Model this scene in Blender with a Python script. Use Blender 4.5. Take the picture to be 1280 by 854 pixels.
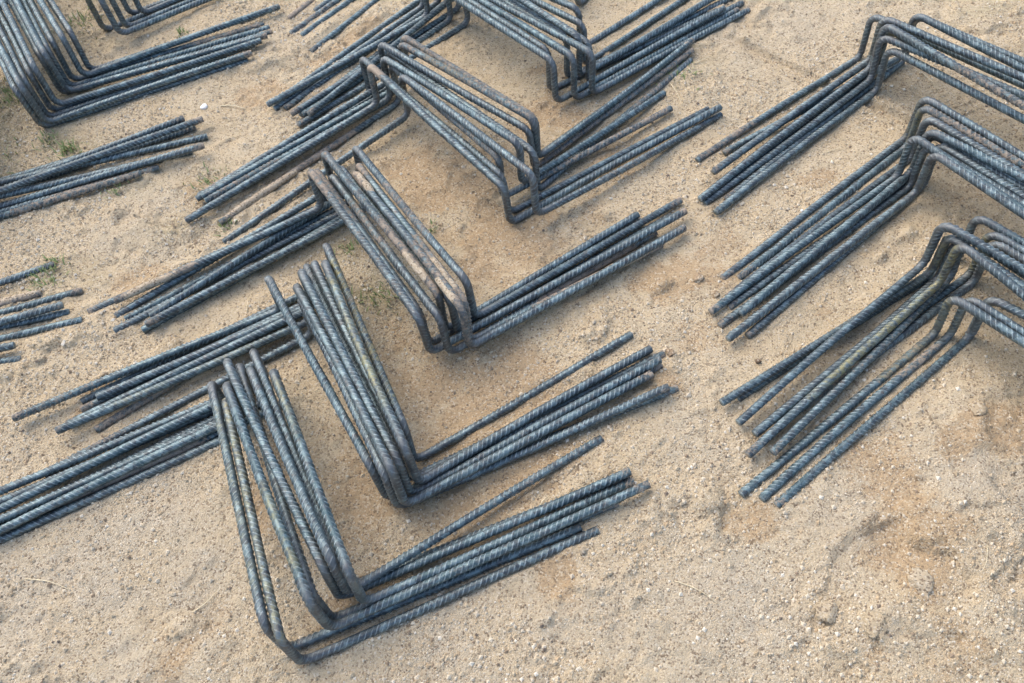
import bpy, math, random
import numpy as np
from mathutils import Matrix, Vector

for o in list(bpy.data.objects):
    bpy.data.objects.remove(o, do_unlink=True)
scene = bpy.context.scene
COL = scene.collection

# ------------------------------------------------------------------ camera
CAM_H = 1.5
FPX = 1100.0
AX_R = (0.99042, -0.11433, -0.07748)
AX_U = (0.13811, 0.81988, 0.55563)
AX_F = (0.0, 0.56101, -0.82781)
cam_data = bpy.data.cameras.new('camera')
cam_data.sensor_width = 36.0
cam_data.lens = 36.0 * FPX / 1280.0
cam_data.clip_start = 0.01
cam_data.clip_end = 500.0
cam = bpy.data.objects.new('camera', cam_data)
COL.objects.link(cam)
cam.matrix_world = Matrix(((AX_R[0], AX_U[0], -AX_F[0], 0.0),
                           (AX_R[1], AX_U[1], -AX_F[1], 0.0),
                           (AX_R[2], AX_U[2], -AX_F[2], CAM_H),
                           (0, 0, 0, 1)))
scene.camera = cam

# ------------------------------------------------------------------ sky, sun, exposure
SUN_EL = math.radians(54)
SUN_AZ = math.radians(-40)        # compass angle from +Y towards +X: light comes from behind on the left
world = bpy.data.worlds.new('World')
scene.world = world
world.use_nodes = True
wn = world.node_tree.nodes
wl = world.node_tree.links
bg = wn.get('Background') or wn.new('ShaderNodeBackground')
sky = wn.new('ShaderNodeTexSky')
sky.sky_type = 'NISHITA'
sky.sun_disc = False
sky.sun_elevation = SUN_EL
sky.sun_rotation = SUN_AZ
sky.air_density = 1.0
sky.dust_density = 3.0
sky.ozone_density = 1.0
wl.new(sky.outputs[0], bg.inputs[0])
bg.inputs[1].default_value = 0.15
sun_data = bpy.data.lights.new('sun', 'SUN')
sun_data.energy = 0.65
sun_data.angle = math.radians(60)
sun_data.color = (1.0, 0.93, 0.79)
sun = bpy.data.objects.new('sun', sun_data)
COL.objects.link(sun)
sdir = Vector((math.sin(SUN_AZ) * math.cos(SUN_EL), math.cos(SUN_AZ) * math.cos(SUN_EL), math.sin(SUN_EL)))
sun.rotation_euler = sdir.to_track_quat('Z', 'Y').to_euler()
scene.view_settings.view_transform = 'Standard'
scene.view_settings.look = 'None'
scene.view_settings.gamma = 1.0
scene.view_settings.use_curve_mapping = False
scene.view_settings.exposure = 1.19

# ------------------------------------------------------------------ helpers
rng = np.random.default_rng(11)
random.seed(5)
ZR, ZU, ZF = np.array(AX_R), np.array(AX_U), np.array(AX_F)


def ground_at(px, py, z=0.0):
    """the spot on the ground seen at a place of the photograph"""
    w = (px - 640.0) * ZR - (py - 427.0) * ZU + FPX * ZF
    t = (z - CAM_H) / w[2]
    return np.array([t * w[0], t * w[1], z])


def lattice(ix, iy, seed):
    h = (ix * 374761393 + iy * 668265263 + seed * 974634777) & 0xFFFFFFFF
    h = ((h ^ (h >> 13)) * 1274126177) & 0xFFFFFFFF
    h = h ^ (h >> 16)
    return (h & 0xFFFFFF) / float(0xFFFFFF)


def vnoise(x, y, s, seed):
    x = x / s + 1000.0
    y = y / s + 1000.0
    ix = np.floor(x).astype(np.int64)
    iy = np.floor(y).astype(np.int64)
    fx = x - ix
    fy = y - iy
    fx = fx * fx * (3 - 2 * fx)
    fy = fy * fy * (3 - 2 * fy)
    a = lattice(ix, iy, seed)
    b = lattice(ix + 1, iy, seed)
    c = lattice(ix, iy + 1, seed)
    d = lattice(ix + 1, iy + 1, seed)
    return (a * (1 - fx) + b * fx) * (1 - fy) + (c * (1 - fx) + d * fx) * fy - 0.5


def fbm(x, y, s, n, seed, gain=0.5):
    v = 0
    a = 1.0
    for k in range(n):
        c, sn = math.cos(0.6 * k + seed), math.sin(0.6 * k + seed)
        v = v + a * vnoise(c * x - sn * y, sn * x + c * y, s / (2.03 ** k), seed + 17 * k)
        a *= gain
    return v


def tag(o, label=None, cat=None, group=None, kind=None):
    if label:
        o['label'] = label
    if cat:
        o['category'] = cat
    if group:
        o['group'] = group
    if kind:
        o['kind'] = kind
    return o


def mesh_obj(name, V, Fl, mat, loc=(0, 0, 0), smooth=True, parent=None, attrs=None):
    """V (n,3); Fl list of (m,k) index arrays; one mesh object"""
    me = bpy.data.meshes.new(name)
    V = np.asarray(V, dtype=np.float32)
    loops = np.concatenate([f.ravel() for f in Fl]).astype(np.int32)
    tot = np.concatenate([np.full(len(f), f.shape[1]) for f in Fl]).astype(np.int32)
    start = np.concatenate([[0], np.cumsum(tot)[:-1]]).astype(np.int32)
    me.vertices.add(len(V))
    me.vertices.foreach_set('co', V.ravel())
    me.loops.add(len(loops))
    me.loops.foreach_set('vertex_index', loops)
    me.polygons.add(len(tot))
    me.polygons.foreach_set('loop_start', start)
    me.polygons.foreach_set('loop_total', tot)
    me.polygons.foreach_set('use_smooth', np.full(len(tot), smooth, dtype=bool))
    me.update(calc_edges=True)
    for k, a in (attrs or {}).items():
        if a.ndim == 1:
            at = me.attributes.new(k, 'FLOAT', 'POINT')
            at.data.foreach_set('value', a.astype(np.float32))
        else:
            at = me.attributes.new(k, 'FLOAT_VECTOR', 'POINT')
            at.data.foreach_set('vector', a.astype(np.float32).ravel())
    me.materials.append(mat)
    o = bpy.data.objects.new(name, me)
    COL.objects.link(o)
    o.location = loc
    if parent:
        o.parent = parent
    return o


class NT:
    """small helper for node materials"""
    def __init__(self, name):
        self.m = bpy.data.materials.new(name)
        self.m.use_nodes = True
        self.t = self.m.node_tree
        self.b = self.t.nodes['Principled BSDF']

    def n(self, kind, **kw):
        nd = self.t.nodes.new(kind)
        for k, v in kw.items():
            if k.startswith('i_'):
                nd.inputs[k[2:].replace('_', ' ')].default_value = v
            else:
                setattr(nd, k, v)
        return nd

    def l(self, a, b):
        self.t.links.new(a, b)

    def noise(self, vec, scale, detail=4.0, rough=0.6):
        nd = self.n('ShaderNodeTexNoise', i_Scale=scale, i_Detail=detail, i_Roughness=rough)
        self.l(vec, nd.inputs['Vector'])
        return nd.outputs['Fac']

    def ramp(self, fac, lo, hi, a=0.0, b=1.0):
        nd = self.n('ShaderNodeMapRange')
        nd.inputs[1].default_value = lo
        nd.inputs[2].default_value = hi
        nd.inputs[3].default_value = a
        nd.inputs[4].default_value = b
        self.l(fac, nd.inputs[0])
        return nd.outputs[0]

    def mix(self, fac, a, b):
        nd = self.n('ShaderNodeMix', data_type='RGBA')
        for sock, v in ((nd.inputs[0], fac), (nd.inputs[6], a), (nd.inputs[7], b)):
            if isinstance(v, (tuple, list)):
                sock.default_value = tuple(v) + (1.0,) if len(v) == 3 else v
            elif isinstance(v, (int, float)):
                sock.default_value = v
            else:
                self.l(v, sock)
        return nd.outputs[2]

    def math(self, op, a, b=0.5, clamp=False):
        nd = self.n('ShaderNodeMath', operation=op, use_clamp=clamp)
        for sock, v in ((nd.inputs[0], a), (nd.inputs[1], b)):
            if isinstance(v, (int, float)):
                sock.default_value = v
            else:
                self.l(v, sock)
        return nd.outputs[0]

    def attr(self, name):
        return self.n('ShaderNodeAttribute', attribute_name=name)


# ------------------------------------------------------------------ materials
def sand_material():
    k = NT('sandy_soil')
    geo = k.n('ShaderNodeNewGeometry').outputs['Position']
    och = k.attr('ochre').outputs['Fac']
    grey = k.attr('grit').outputs['Fac']
    n1 = k.noise(geo, 9.0, 6.0, 0.65)
    n2 = k.noise(geo, 70.0, 5.0, 0.7)
    n3 = k.noise(geo, 420.0, 4.0, 0.75)
    base = k.mix(k.ramp(n1, 0.3, 0.7), (0.57, 0.445, 0.272), (0.645, 0.54, 0.365))
    base = k.mix(k.ramp(n2, 0.38, 0.75, 0.0, 0.45), base, (0.47, 0.345, 0.205))
    base = k.mix(k.math('MULTIPLY', grey, k.ramp(n2, 0.25, 0.65, 0.35, 1.0)), base, (0.52, 0.45, 0.335))
    base = k.mix(k.math('MULTIPLY', k.ramp(k.math('ADD', och, k.math('ADD', k.math('MULTIPLY', k.math('SUBTRACT', n2, 0.5), 1.1), k.math('MULTIPLY', k.math('SUBTRACT', n3, 0.5), 0.7))), 0.18, 0.62), k.ramp(och, 0.02, 0.4, 0.0, 0.8)), base, (0.47, 0.33, 0.185))
    moss = k.attr('moss').outputs['Fac']
    base = k.mix(k.math('MULTIPLY', moss, k.ramp(n2, 0.38, 0.6, 0.1, 0.85)), base, (0.235, 0.225, 0.115))
    # single grains: pale quartz; dark specks paint in the shade between grains
    vor = k.n('ShaderNodeTexVoronoi', i_Scale=330.0, i_Randomness=1.0)
    k.l(geo, vor.inputs['Vector'])
    sep = k.n('ShaderNodeSeparateColor')
    k.l(vor.outputs['Color'], sep.inputs[0])
    g1 = k.math('MULTIPLY', k.ramp(sep.outputs[0], 0.74, 0.80), k.ramp(n2, 0.4, 0.6, 0.2, 0.75))
    base = k.mix(g1, base, (0.70, 0.62, 0.47))
    g2 = k.math('MULTIPLY', k.ramp(sep.outputs[1], 0.78, 0.84), k.ramp(n2, 0.35, 0.6, 0.15, 0.85))
    base = k.mix(g2, base, (0.16, 0.115, 0.075))
    base = k.mix(k.ramp(n3, 0.42, 0.68, 0.0, 0.50), base, (0.30, 0.215, 0.135))  # fine dark mottling: shade between grains put into the colour
    k.l(base, k.b.inputs['Base Color'])
    k.b.inputs['Roughness'].default_value = 0.95
    k.b.inputs['Specular IOR Level'].default_value = 0.15
    hgt = k.math('ADD', k.math('MULTIPLY', vor.outputs['Distance'], -0.55), k.math('MULTIPLY', n3, 1.1))
    bp = k.n('ShaderNodeBump', i_Strength=0.85, i_Distance=0.0042)
    k.l(hgt, bp.inputs['Height'])
    k.l(bp.outputs[0], k.b.inputs['Normal'])
    return k.m


def grain_material(name, rough=0.9):
    k = NT(name)
    col = k.attr('tint')
    n = k.noise(k.n('ShaderNodeNewGeometry').outputs['Position'], 500.0, 3.0)
    k.l(k.mix(k.ramp(n, 0.3, 0.7, 0.0, 0.35), col.outputs['Color'], (0.25, 0.18, 0.12)), k.b.inputs['Base Color'])
    k.b.inputs['Roughness'].default_value = rough
    k.b.inputs['Specular IOR Level'].default_value = 0.25
    return k.m


def clod_material():
    k = NT('dry_clod')
    p = k.n('ShaderNodeNewGeometry').outputs['Position']
    n1 = k.noise(p, 90.0, 6.0, 0.7)
    n2 = k.noise(p, 500.0, 4.0, 0.7)
    tint = k.attr('tint').outputs['Color']
    c = k.mix(k.ramp(n1, 0.35, 0.7, 0.0, 0.5), tint, (0.46, 0.35, 0.23))
    c = k.mix(k.ramp(n2, 0.5, 0.75, 0.0, 0.6), c, (0.36, 0.27, 0.18))
    vor = k.n('ShaderNodeTexVoronoi', i_Scale=330.0)
    k.l(p, vor.inputs['Vector'])
    sep = k.n('ShaderNodeSeparateColor')
    k.l(vor.outputs['Color'], sep.inputs[0])
    c = k.mix(k.ramp(sep.outputs[0], 0.74, 0.8, 0.0, 0.6), c, (0.68, 0.60, 0.45))
    c = k.mix(k.ramp(sep.outputs[1], 0.8, 0.85, 0.0, 0.7), c, (0.17, 0.12, 0.08))
    k.l(c, k.b.inputs['Base Color'])
    k.b.inputs['Roughness'].default_value = 0.95
    k.b.inputs['Specular IOR Level'].default_value = 0.15
    bp = k.n('ShaderNodeBump', i_Strength=1.0, i_Distance=0.004)
    k.l(n2, bp.inputs['Height'])
    k.l(bp.outputs[0], k.b.inputs['Normal'])
    return k.m


def steel_material():
    k = NT('mill_scale_steel')
    p = k.n('ShaderNodeNewGeometry').outputs['Position']
    info = k.n('ShaderNodeObjectInfo')
    mud = k.attr('mud').outputs['Fac']
    paint = k.attr('paint').outputs['Fac']
    bend = k.attr('bend').outputs['Fac']
    rib = k.attr('rib').outputs['Fac']
    n1 = k.noise(p, 22.0, 5.0, 0.6)
    n2 = k.noise(p, 110.0, 5.0, 0.65)
    n3 = k.noise(p, 520.0, 4.0, 0.7)
    vor = k.n('ShaderNodeTexVoronoi', i_Scale=95.0, i_Randomness=1.0)
    wrp = k.n('ShaderNodeVectorMath', operation='ADD')
    nv = k.n('ShaderNodeTexNoise', i_Scale=140.0, i_Detail=3.0)
    k.l(p, nv.inputs['Vector'])
    sc = k.n('ShaderNodeVectorMath', operation='SCALE')
    sc.inputs['Scale'].default_value = 0.012
    k.l(nv.outputs['Color'], sc.inputs[0])
    k.l(p, wrp.inputs[0])
    k.l(sc.outputs[0], wrp.inputs[1])
    k.l(wrp.outputs[0], vor.inputs['Vector'])
    fl = k.n('ShaderNodeSeparateColor')
    k.l(vor.outputs['Color'], fl.inputs[0])
    c = k.mix(k.ramp(n1, 0.32, 0.68), (0.046, 0.092, 0.108), (0.082, 0.124, 0.135))
    c = k.mix(k.ramp(info.outputs['Random'], 0.0, 1.0, 0.0, 0.55), c, (0.090, 0.092, 0.094))
    # flakes of mill scale, some pale, some nearly black
    c = k.mix(k.ramp(fl.outputs[0], 0.55, 0.75, 0.0, 0.55), c, (0.205, 0.285, 0.30))
    c = k.mix(k.ramp(fl.outputs[1], 0.62, 0.78, 0.0, 0.7), c, (0.048, 0.058, 0.068))
    c = k.mix(k.ramp(n2, 0.50, 0.70, 0.0, 0.6), c, (0.23, 0.30, 0.31))
    c = k.mix(k.ramp(n3, 0.30, 0.46, 0.75, 0.0), c, (0.035, 0.042, 0.05))
    c = k.mix(k.math('MULTIPLY', k.math('MULTIPLY', rib, k.ramp(n2, 0.35, 0.62, 0.15, 1.0)), 0.8), c, (0.42, 0.50, 0.51))  # highlights painted onto the rib crests; sheared ends are lightened too
    # dust lying in the grooves and a little rust
    c = k.mix(k.ramp(n3, 0.54, 0.76, 0.0, 0.55), c, (0.24, 0.20, 0.16))
    rs = k.math('MULTIPLY', k.ramp(k.noise(p, 45.0, 5.0, 0.7), 0.56, 0.70), k.ramp(n3, 0.42, 0.6))
    c = k.mix(k.math('MULTIPLY', rs, 0.55), c, (0.19, 0.125, 0.08))
    c = k.mix(k.math('MULTIPLY', bend, k.ramp(n2, 0.3, 0.65, 0.2, 0.8)), c, (0.155, 0.155, 0.154))
    # pale yellow-green paint streaks
    pf = k.math('MULTIPLY', paint, k.math('MULTIPLY', k.ramp(n2, 0.42, 0.56), k.ramp(n1, 0.4, 0.6, 0.3, 1.0)))
    c = k.mix(k.math('MULTIPLY', pf, 0.8), c, (0.27, 0.24, 0.10))
    # dried mud, patchy
    mf = k.math('ADD', k.math('MULTIPLY', k.math('SUBTRACT', n2, 0.5), 1.9), k.math('MULTIPLY', k.math('SUBTRACT', n3, 0.5), 1.3))
    mf = k.ramp(k.math('ADD', k.math('MULTIPLY', mud, 1.0), mf), 0.36, 0.66)
    mf = k.math('MULTIPLY', mf, k.ramp(mud, 0.0, 0.15))
    mudc = k.mix(k.ramp(n3, 0.35, 0.65), (0.45, 0.36, 0.26), (0.27, 0.205, 0.15))
    c = k.mix(k.math('MULTIPLY', mf, 0.85), c, mudc)
    k.l(c, k.b.inputs['Base Color'])
    k.l(k.math('SUBTRACT', 0.55, k.math('MULTIPLY', mf, 0.55), True), k.b.inputs['Metallic'])
    r = k.math('ADD', k.ramp(n2, 0.3, 0.7, 0.33, 0.56), k.ramp(fl.outputs[2], 0.0, 1.0, -0.06, 0.12))
    k.l(k.math('ADD', r, k.math('MULTIPLY', mf, 0.45), True), k.b.inputs['Roughness'])
    bp = k.n('ShaderNodeBump', i_Strength=0.6, i_Distance=0.0011)
    k.l(k.math('ADD', k.math('ADD', n3, k.math('MULTIPLY', fl.outputs[0], 0.5)), k.math('MULTIPLY', mf, 1.5)), bp.inputs['Height'])
    k.l(bp.outputs[0], k.b.inputs['Normal'])
    return k.m


def plain_material(name, c1, c2, scale=60.0, rough=0.7):
    k = NT(name)
    n = k.noise(k.n('ShaderNodeNewGeometry').outputs['Position'], scale, 4.0)
    k.l(k.mix(k.ramp(n, 0.3, 0.7), c1, c2), k.b.inputs['Base Color'])
    k.b.inputs['Roughness'].default_value = rough
    return k.m


M_SAND = sand_material()
M_GRAIN = grain_material('coarse_grains')
M_CLOD = clod_material()
M_STEEL = steel_material()
M_STRAW = plain_material('dry_straw', (0.72, 0.62, 0.42), (0.56, 0.46, 0.28), 200.0)
M_GRASS = plain_material('grass_blade', (0.16, 0.24, 0.07), (0.30, 0.33, 0.14), 120.0)
M_WHITE = plain_material('white_stone', (0.80, 0.79, 0.75), (0.68, 0.66, 0.60), 150.0, 0.6)

# ------------------------------------------------------------------ ground
BARS = [
    ('B1', 'a', [[-1.1044,0.7289,0.0051],[-0.5775,0.9369,0.0081],[-0.575,0.9356,0.1217],[-0.449,0.4571,0.1223],[-0.4465,0.453,0.0081],[0.0764,0.5943,0.0051]]),
    ('B1', 'b', [[-1.0732,0.702,0.0051],[-0.5458,0.893,0.0081],[-0.546,0.8966,0.1223],[-0.4233,0.4309,0.1224],[-0.4236,0.4286,0.0081],[0.1059,0.5841,0.0051]]),
    ('B1', 'c1', [[-1.0676,0.7072,0.0255],[-0.5405,0.9179,0.0259],[-0.5396,0.9196,0.1396],[-0.3714,0.4725,0.1492],[-0.3692,0.4669,0.0347],[0.2075,0.6517,0.0255]]),
    ('B1', 'c1b', [[-1.0876,0.7769,0.0183],[-0.5302,0.9724,0.0081],[-0.5253,0.9665,0.1213],[-0.3726,0.4968,0.1222],[-0.3725,0.4918,0.0081],[0.1492,0.6328,0.0051]]),
    ('B1', 'c2', [[-1.0791,0.7489,0.0255],[-0.5475,0.9686,0.0279],[-0.5421,0.9712,0.1417],[-0.3519,0.5278,0.1365],[-0.3565,0.521,0.0222],[0.1792,0.6827,0.0235]]),
    ('B1', 'd', [[-1.0499,0.7413,0.0255],[-0.5033,0.946,0.0125],[-0.5023,0.9542,0.1265],[-0.3329,0.5326,0.1583],[-0.3374,0.5222,0.0437],[0.1429,0.7653,0.0051]]),
    ('B1', 'e', [[-1.0655,0.8024,0.0255],[-0.5065,0.9999,0.0081],[-0.4996,0.997,0.1211],[-0.3309,0.5514,0.1221],[-0.336,0.5456,0.0081],[0.1781,0.6823,0.0051]]),
    ('B1', 'f', [[-1.0339,0.7355,0.0086],[-0.4656,0.9412,0.0081],[-0.4595,0.944,0.1216],[-0.3046,0.5101,0.1519],[-0.3097,0.5047,0.0377],[0.1857,0.666,0.0071]]),
    ('B2', 'g', [[-0.8864,0.9928,0.0051],[-0.3753,1.1876,0.0282],[-0.3766,1.1826,0.1407],[-0.2147,0.7293,0.1362],[-0.2134,0.7245,0.0225],[0.2846,0.9067,0.0051]]),
    ('B2', 'a', [[-1.0147,0.9823,0.0255],[-0.4778,1.1676,0.0206],[-0.4718,1.1674,0.1341],[-0.2745,0.7053,0.1225],[-0.2684,0.7006,0.0081],[0.3048,0.8506,0.0051]]),
    ('B2', 'b2', [[-0.9407,0.8547,0.0051],[-0.4088,1.1021,0.0106],[-0.4067,1.1084,0.125],[-0.2473,0.6839,0.1256],[-0.2469,0.6808,0.0108],[0.286,0.8432,0.0255]]),
    ('B2', 'b', [[-0.9197,0.9372,0.0255],[-0.4083,1.1219,0.0281],[-0.4121,1.1267,0.1425],[-0.23,0.6799,0.1585],[-0.2288,0.6697,0.0437],[0.2614,0.8786,0.0221]]),
    ('B2', 'c', [[-0.9103,0.9596,0.0092],[-0.4002,1.1442,0.0437],[-0.4009,1.1507,0.158],[-0.2221,0.7042,0.1438],[-0.222,0.6926,0.0293],[0.2837,0.9075,0.0255]]),
    ('B2', 'd', [[-0.8514,0.9389,0.0051],[-0.395,1.1993,0.0081],[-0.399,1.1945,0.1212],[-0.2295,0.7389,0.1215],[-0.2284,0.7337,0.0081],[0.2969,0.9315,0.0051]]),
    ('B2', 'e', [[-0.8478,1.0053,0.0255],[-0.3538,1.1758,0.0348],[-0.354,1.171,0.1487],[-0.2064,0.7142,0.1588],[-0.2067,0.7088,0.0437],[0.2719,0.9428,0.0148]]),
    ('B2', 'f', [[-0.8916,1.0114,0.0051],[-0.3619,1.2435,0.0081],[-0.3581,1.2442,0.122],[-0.2112,0.7765,0.1224],[-0.2152,0.7706,0.0081],[0.2434,0.9885,0.0051]]),
    ('B3', 'g', [[-0.8281,1.2126,0.0051],[-0.3265,1.463,0.0081],[-0.3287,1.4635,0.1225],[-0.1066,1.0466,0.1223],[-0.1071,1.0438,0.0081],[0.3909,1.2899,0.0051]]),
    ('B3', 'a', [[-0.8465,1.2496,0.0255],[-0.385,1.426,0.0437],[-0.3826,1.43,0.1574],[-0.1702,0.9955,0.1449],[-0.1653,0.9968,0.0309],[0.4174,1.2786,0.0255]]),
    ('B3', 'a2', [[-0.9122,1.2473,0.0051],[-0.3836,1.4667,0.0081],[-0.3798,1.4646,0.1217],[-0.1697,1.0265,0.1217],[-0.1696,1.0312,0.0081],[0.3203,1.2886,0.0051]]),
    ('B3', 'b', [[-0.8472,1.1838,0.0074],[-0.3461,1.4336,0.0081],[-0.3477,1.4396,0.1228],[-0.1297,0.9998,0.1346],[-0.1292,0.9942,0.0196],[0.347,1.2479,0.0051]]),
    ('B3', 'c', [[-0.848,1.2216,0.0065],[-0.3615,1.4982,0.0318],[-0.3557,1.491,0.1444],[-0.1305,1.0537,0.1398],[-0.1321,1.0511,0.0254],[0.3127,1.2905,0.0217]]),
    ('B3', 'd', [[-0.7675,1.1726,0.0255],[-0.2872,1.4266,0.0182],[-0.2906,1.4296,0.1323],[-0.0853,0.9932,0.1587],[-0.0849,0.9876,0.0437],[0.4047,1.2355,0.0213]]),
    ('B3', 'e', [[-0.7825,1.1751,0.0051],[-0.282,1.449,0.0125],[-0.2832,1.4562,0.1269],[-0.0796,1.0181,0.1482],[-0.0851,1.0071,0.0338],[0.3489,1.2114,0.0051]]),
    ('B3', 'f', [[-0.7637,1.1951,0.0255],[-0.2936,1.5049,0.0232],[-0.2913,1.5039,0.137],[-0.0698,1.0677,0.1468],[-0.0703,1.0647,0.0324],[0.4196,1.3255,0.0126]]),
    ('B4', 'a', [[-0.7119,1.4655,0.0203],[-0.2504,1.7551,0.0381],[-0.2472,1.7559,0.1525],[0.0276,1.3278,0.1222],[0.0308,1.3303,0.0081],[0.5712,1.5901,0.0255]]),
    ('B4', 'b', [[-0.6937,1.5561,0.0051],[-0.2733,1.8353,0.0081],[-0.2704,1.8287,0.1221],[0.0256,1.3641,0.1223],[0.0332,1.3617,0.0081],[0.5459,1.6001,0.0129]]),
    ('B4', 'g', [[-0.636,1.4595,0.0051],[-0.1978,1.7908,0.0081],[-0.2,1.791,0.12],[0.0273,1.3969,0.14],[0.0221,1.3917,0.0268],[0.4609,1.6224,0.0141]]),
    ('B4', 'h', [[-0.6257,1.3961,0.0051],[-0.1735,1.7099,0.0304],[-0.1758,1.7134,0.1454],[0.0941,1.3136,0.1597],[0.0934,1.311,0.0437],[0.5771,1.5839,0.0051]]),
    ('B4', 'c', [[-0.6702,1.5152,0.0233],[-0.2163,1.7914,0.023],[-0.2178,1.7982,0.1378],[0.0769,1.4126,0.1577],[0.072,1.4147,0.0437],[0.4584,1.6835,0.0076]]),
    ('B4', 'c3', [[-0.6632,1.5182,0.0051],[-0.2035,1.8409,0.0081],[-0.2007,1.8369,0.1208],[0.1043,1.4171,0.1222],[0.1061,1.4153,0.0081],[0.5486,1.7961,0.0051]]),
    ('B4', 'd', [[-0.6955,1.5378,0.0155],[-0.2233,1.844,0.0305],[-0.2222,1.8447,0.1449],[0.1029,1.4848,0.1269],[0.1062,1.4826,0.0119],[0.559,1.8226,0.0144]]),
    ('B4', 'e', [[-0.6776,1.5315,0.0255],[-0.1747,1.8376,0.0233],[-0.1735,1.8441,0.1376],[0.1185,1.4938,0.1463],[0.1193,1.4951,0.0322],[0.5648,1.8454,0.0255]]),
    ('B4', 'e2', [[-0.6486,1.5501,0.0051],[-0.1694,1.8864,0.0081],[-0.1661,1.8888,0.1219],[0.1213,1.5187,0.1286],[0.1203,1.519,0.0142],[0.5454,1.8317,0.0051]]),
    ('B5', 'h', [[-0.4711,1.7815,0.0238],[-0.0129,2.1412,0.0081],[-0.0103,2.1441,0.1221],[0.285,1.7599,0.1223],[0.2808,1.7574,0.0081],[0.7369,1.9974,0.0051]]),
    ('B5', 'a', [[-0.5337,1.8245,0.0255],[-0.1037,2.1043,0.0239],[-0.1033,2.1037,0.1377],[0.1858,1.6905,0.1414],[0.1867,1.6856,0.0271],[0.6736,1.9538,0.0255]]),
    ('B5', 'a2', [[-0.5204,1.8306,0.0073],[-0.1119,2.1719,0.0081],[-0.1118,2.167,0.1219],[0.1833,1.7461,0.1264],[0.1817,1.7453,0.012],[0.6632,1.9786,0.0051]]),
    ('B5', 'b', [[-0.4438,1.783,0.014],[-0.0411,2.0955,0.0081],[-0.0407,2.0977,0.1216],[0.2361,1.6991,0.1377],[0.2356,1.6918,0.0228],[0.7151,1.966,0.0051]]),
    ('B5', 'c', [[-0.4569,1.7536,0.0079],[0.0041,2.0705,0.0081],[-0.0003,2.071,0.122],[0.2814,1.6987,0.1413],[0.2801,1.6975,0.0267],[0.7432,1.9618,0.0051]]),
    ('B5', 'd', [[-0.4929,1.8264,0.0051],[-0.0664,2.1866,0.0081],[-0.066,2.1876,0.1221],[0.2336,1.7918,0.1223],[0.2318,1.7897,0.0081],[0.7129,2.0225,0.0051]]),
    ('B5', 'e', [[-0.4279,1.7663,0.0255],[-0.022,2.1577,0.0359],[-0.0214,2.1587,0.1499],[0.2633,1.7587,0.1441],[0.2581,1.7643,0.03],[0.7249,2.0494,0.0201]]),
    ('B5', 'f', [[-0.4556,1.7922,0.0051],[-0.0328,2.1935,0.0081],[-0.0319,2.1982,0.1224],[0.2809,1.8318,0.1223],[0.2791,1.8328,0.0081],[0.7307,2.1368,0.0051]]),
    ('B5', 'g', [[-0.5066,1.8703,0.0051],[-0.061,2.2493,0.0101],[-0.0579,2.2518,0.1245],[0.2809,1.8944,0.1224],[0.2801,1.8938,0.0081],[0.7333,2.1978,0.0051]]),
    ('B6', 'a', [[-0.4282,2.0452,0.0051],[-0.0408,2.4403,0.0081],[-0.0408,2.4403,0.1222],[0.3021,2.0762,0.1222],[0.3028,2.0765,0.0081],[0.6948,2.4675,0.0051]]),
    ('B6', 'b', [[-0.4556,2.118,0.0051],[-0.0553,2.5041,0.0081],[-0.055,2.5044,0.1222],[0.3057,2.1584,0.1221],[0.305,2.1577,0.0081],[0.7068,2.5381,0.0051]]),
    ('B6', 'c', [[-0.4893,2.1334,0.0051],[-0.0842,2.5075,0.0081],[-0.0845,2.5074,0.1222],[0.2756,2.162,0.1223],[0.2762,2.1628,0.0081],[0.6799,2.5415,0.0051]]),
    ('B6', 'd', [[-0.4215,2.2207,0.0051],[-0.0218,2.6105,0.0081],[-0.0215,2.6109,0.1226],[0.2819,2.2149,0.1468],[0.2812,2.2142,0.032],[0.6957,2.5803,0.0051]]),
    ('B6', 'e', [[-0.4963,2.2045,0.0051],[-0.1089,2.5963,0.0081],[-0.109,2.596,0.122],[0.2653,2.2634,0.1215],[0.2661,2.264,0.0081],[0.6323,2.679,0.0051]]),
    ('B7', 'g', [[-1.89,2.206,0.0087],[-1.3632,2.3734,0.0437],[-1.362,2.3701,0.16],[-1.118,1.8818,0.1377],[-1.1152,1.878,0.0233],[-0.5885,2.0486,0.0234]]),
    ('B7', 'h', [[-1.8474,2.2386,0.0139],[-1.3189,2.406,0.0437],[-1.3184,2.4078,0.1586],[-1.0953,1.9469,0.1387],[-1.0956,1.9418,0.0246],[-0.562,2.0924,0.0255]]),
    ('B7', 'i', [[-1.866,2.449,0.0051],[-1.3157,2.5234,0.0081],[-1.315,2.5226,0.1233],[-1.0857,2.0374,0.1211],[-1.0862,2.0293,0.0081],[-0.5479,2.1761,0.0051]]),
    ('B7', 'a', [[-1.8602,2.1187,0.0051],[-1.3543,2.3383,0.0282],[-1.3557,2.3406,0.1423],[-1.1356,1.8842,0.1217],[-1.1329,1.8811,0.0081],[-0.6019,2.0464,0.0051]]),
    ('B7', 'a2', [[-1.8667,2.1938,0.019],[-1.3382,2.3626,0.0435],[-1.3384,2.3668,0.1578],[-1.124,1.9184,0.1221],[-1.122,1.9164,0.0081],[-0.5892,2.1026,0.0059]]),
    ('B7', 'b', [[-1.8266,2.1527,0.0051],[-1.3422,2.4173,0.0228],[-1.3432,2.4176,0.1377],[-1.1165,1.9446,0.1218],[-1.1172,1.9397,0.0081],[-0.5823,2.1242,0.0051]]),
    ('B7', 'c', [[-1.8965,2.4265,0.0051],[-1.3458,2.501,0.0081],[-1.345,2.4999,0.1234],[-1.1021,2.0154,0.1214],[-1.1007,2.0066,0.0081],[-0.5416,2.1536,0.0051]]),
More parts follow.
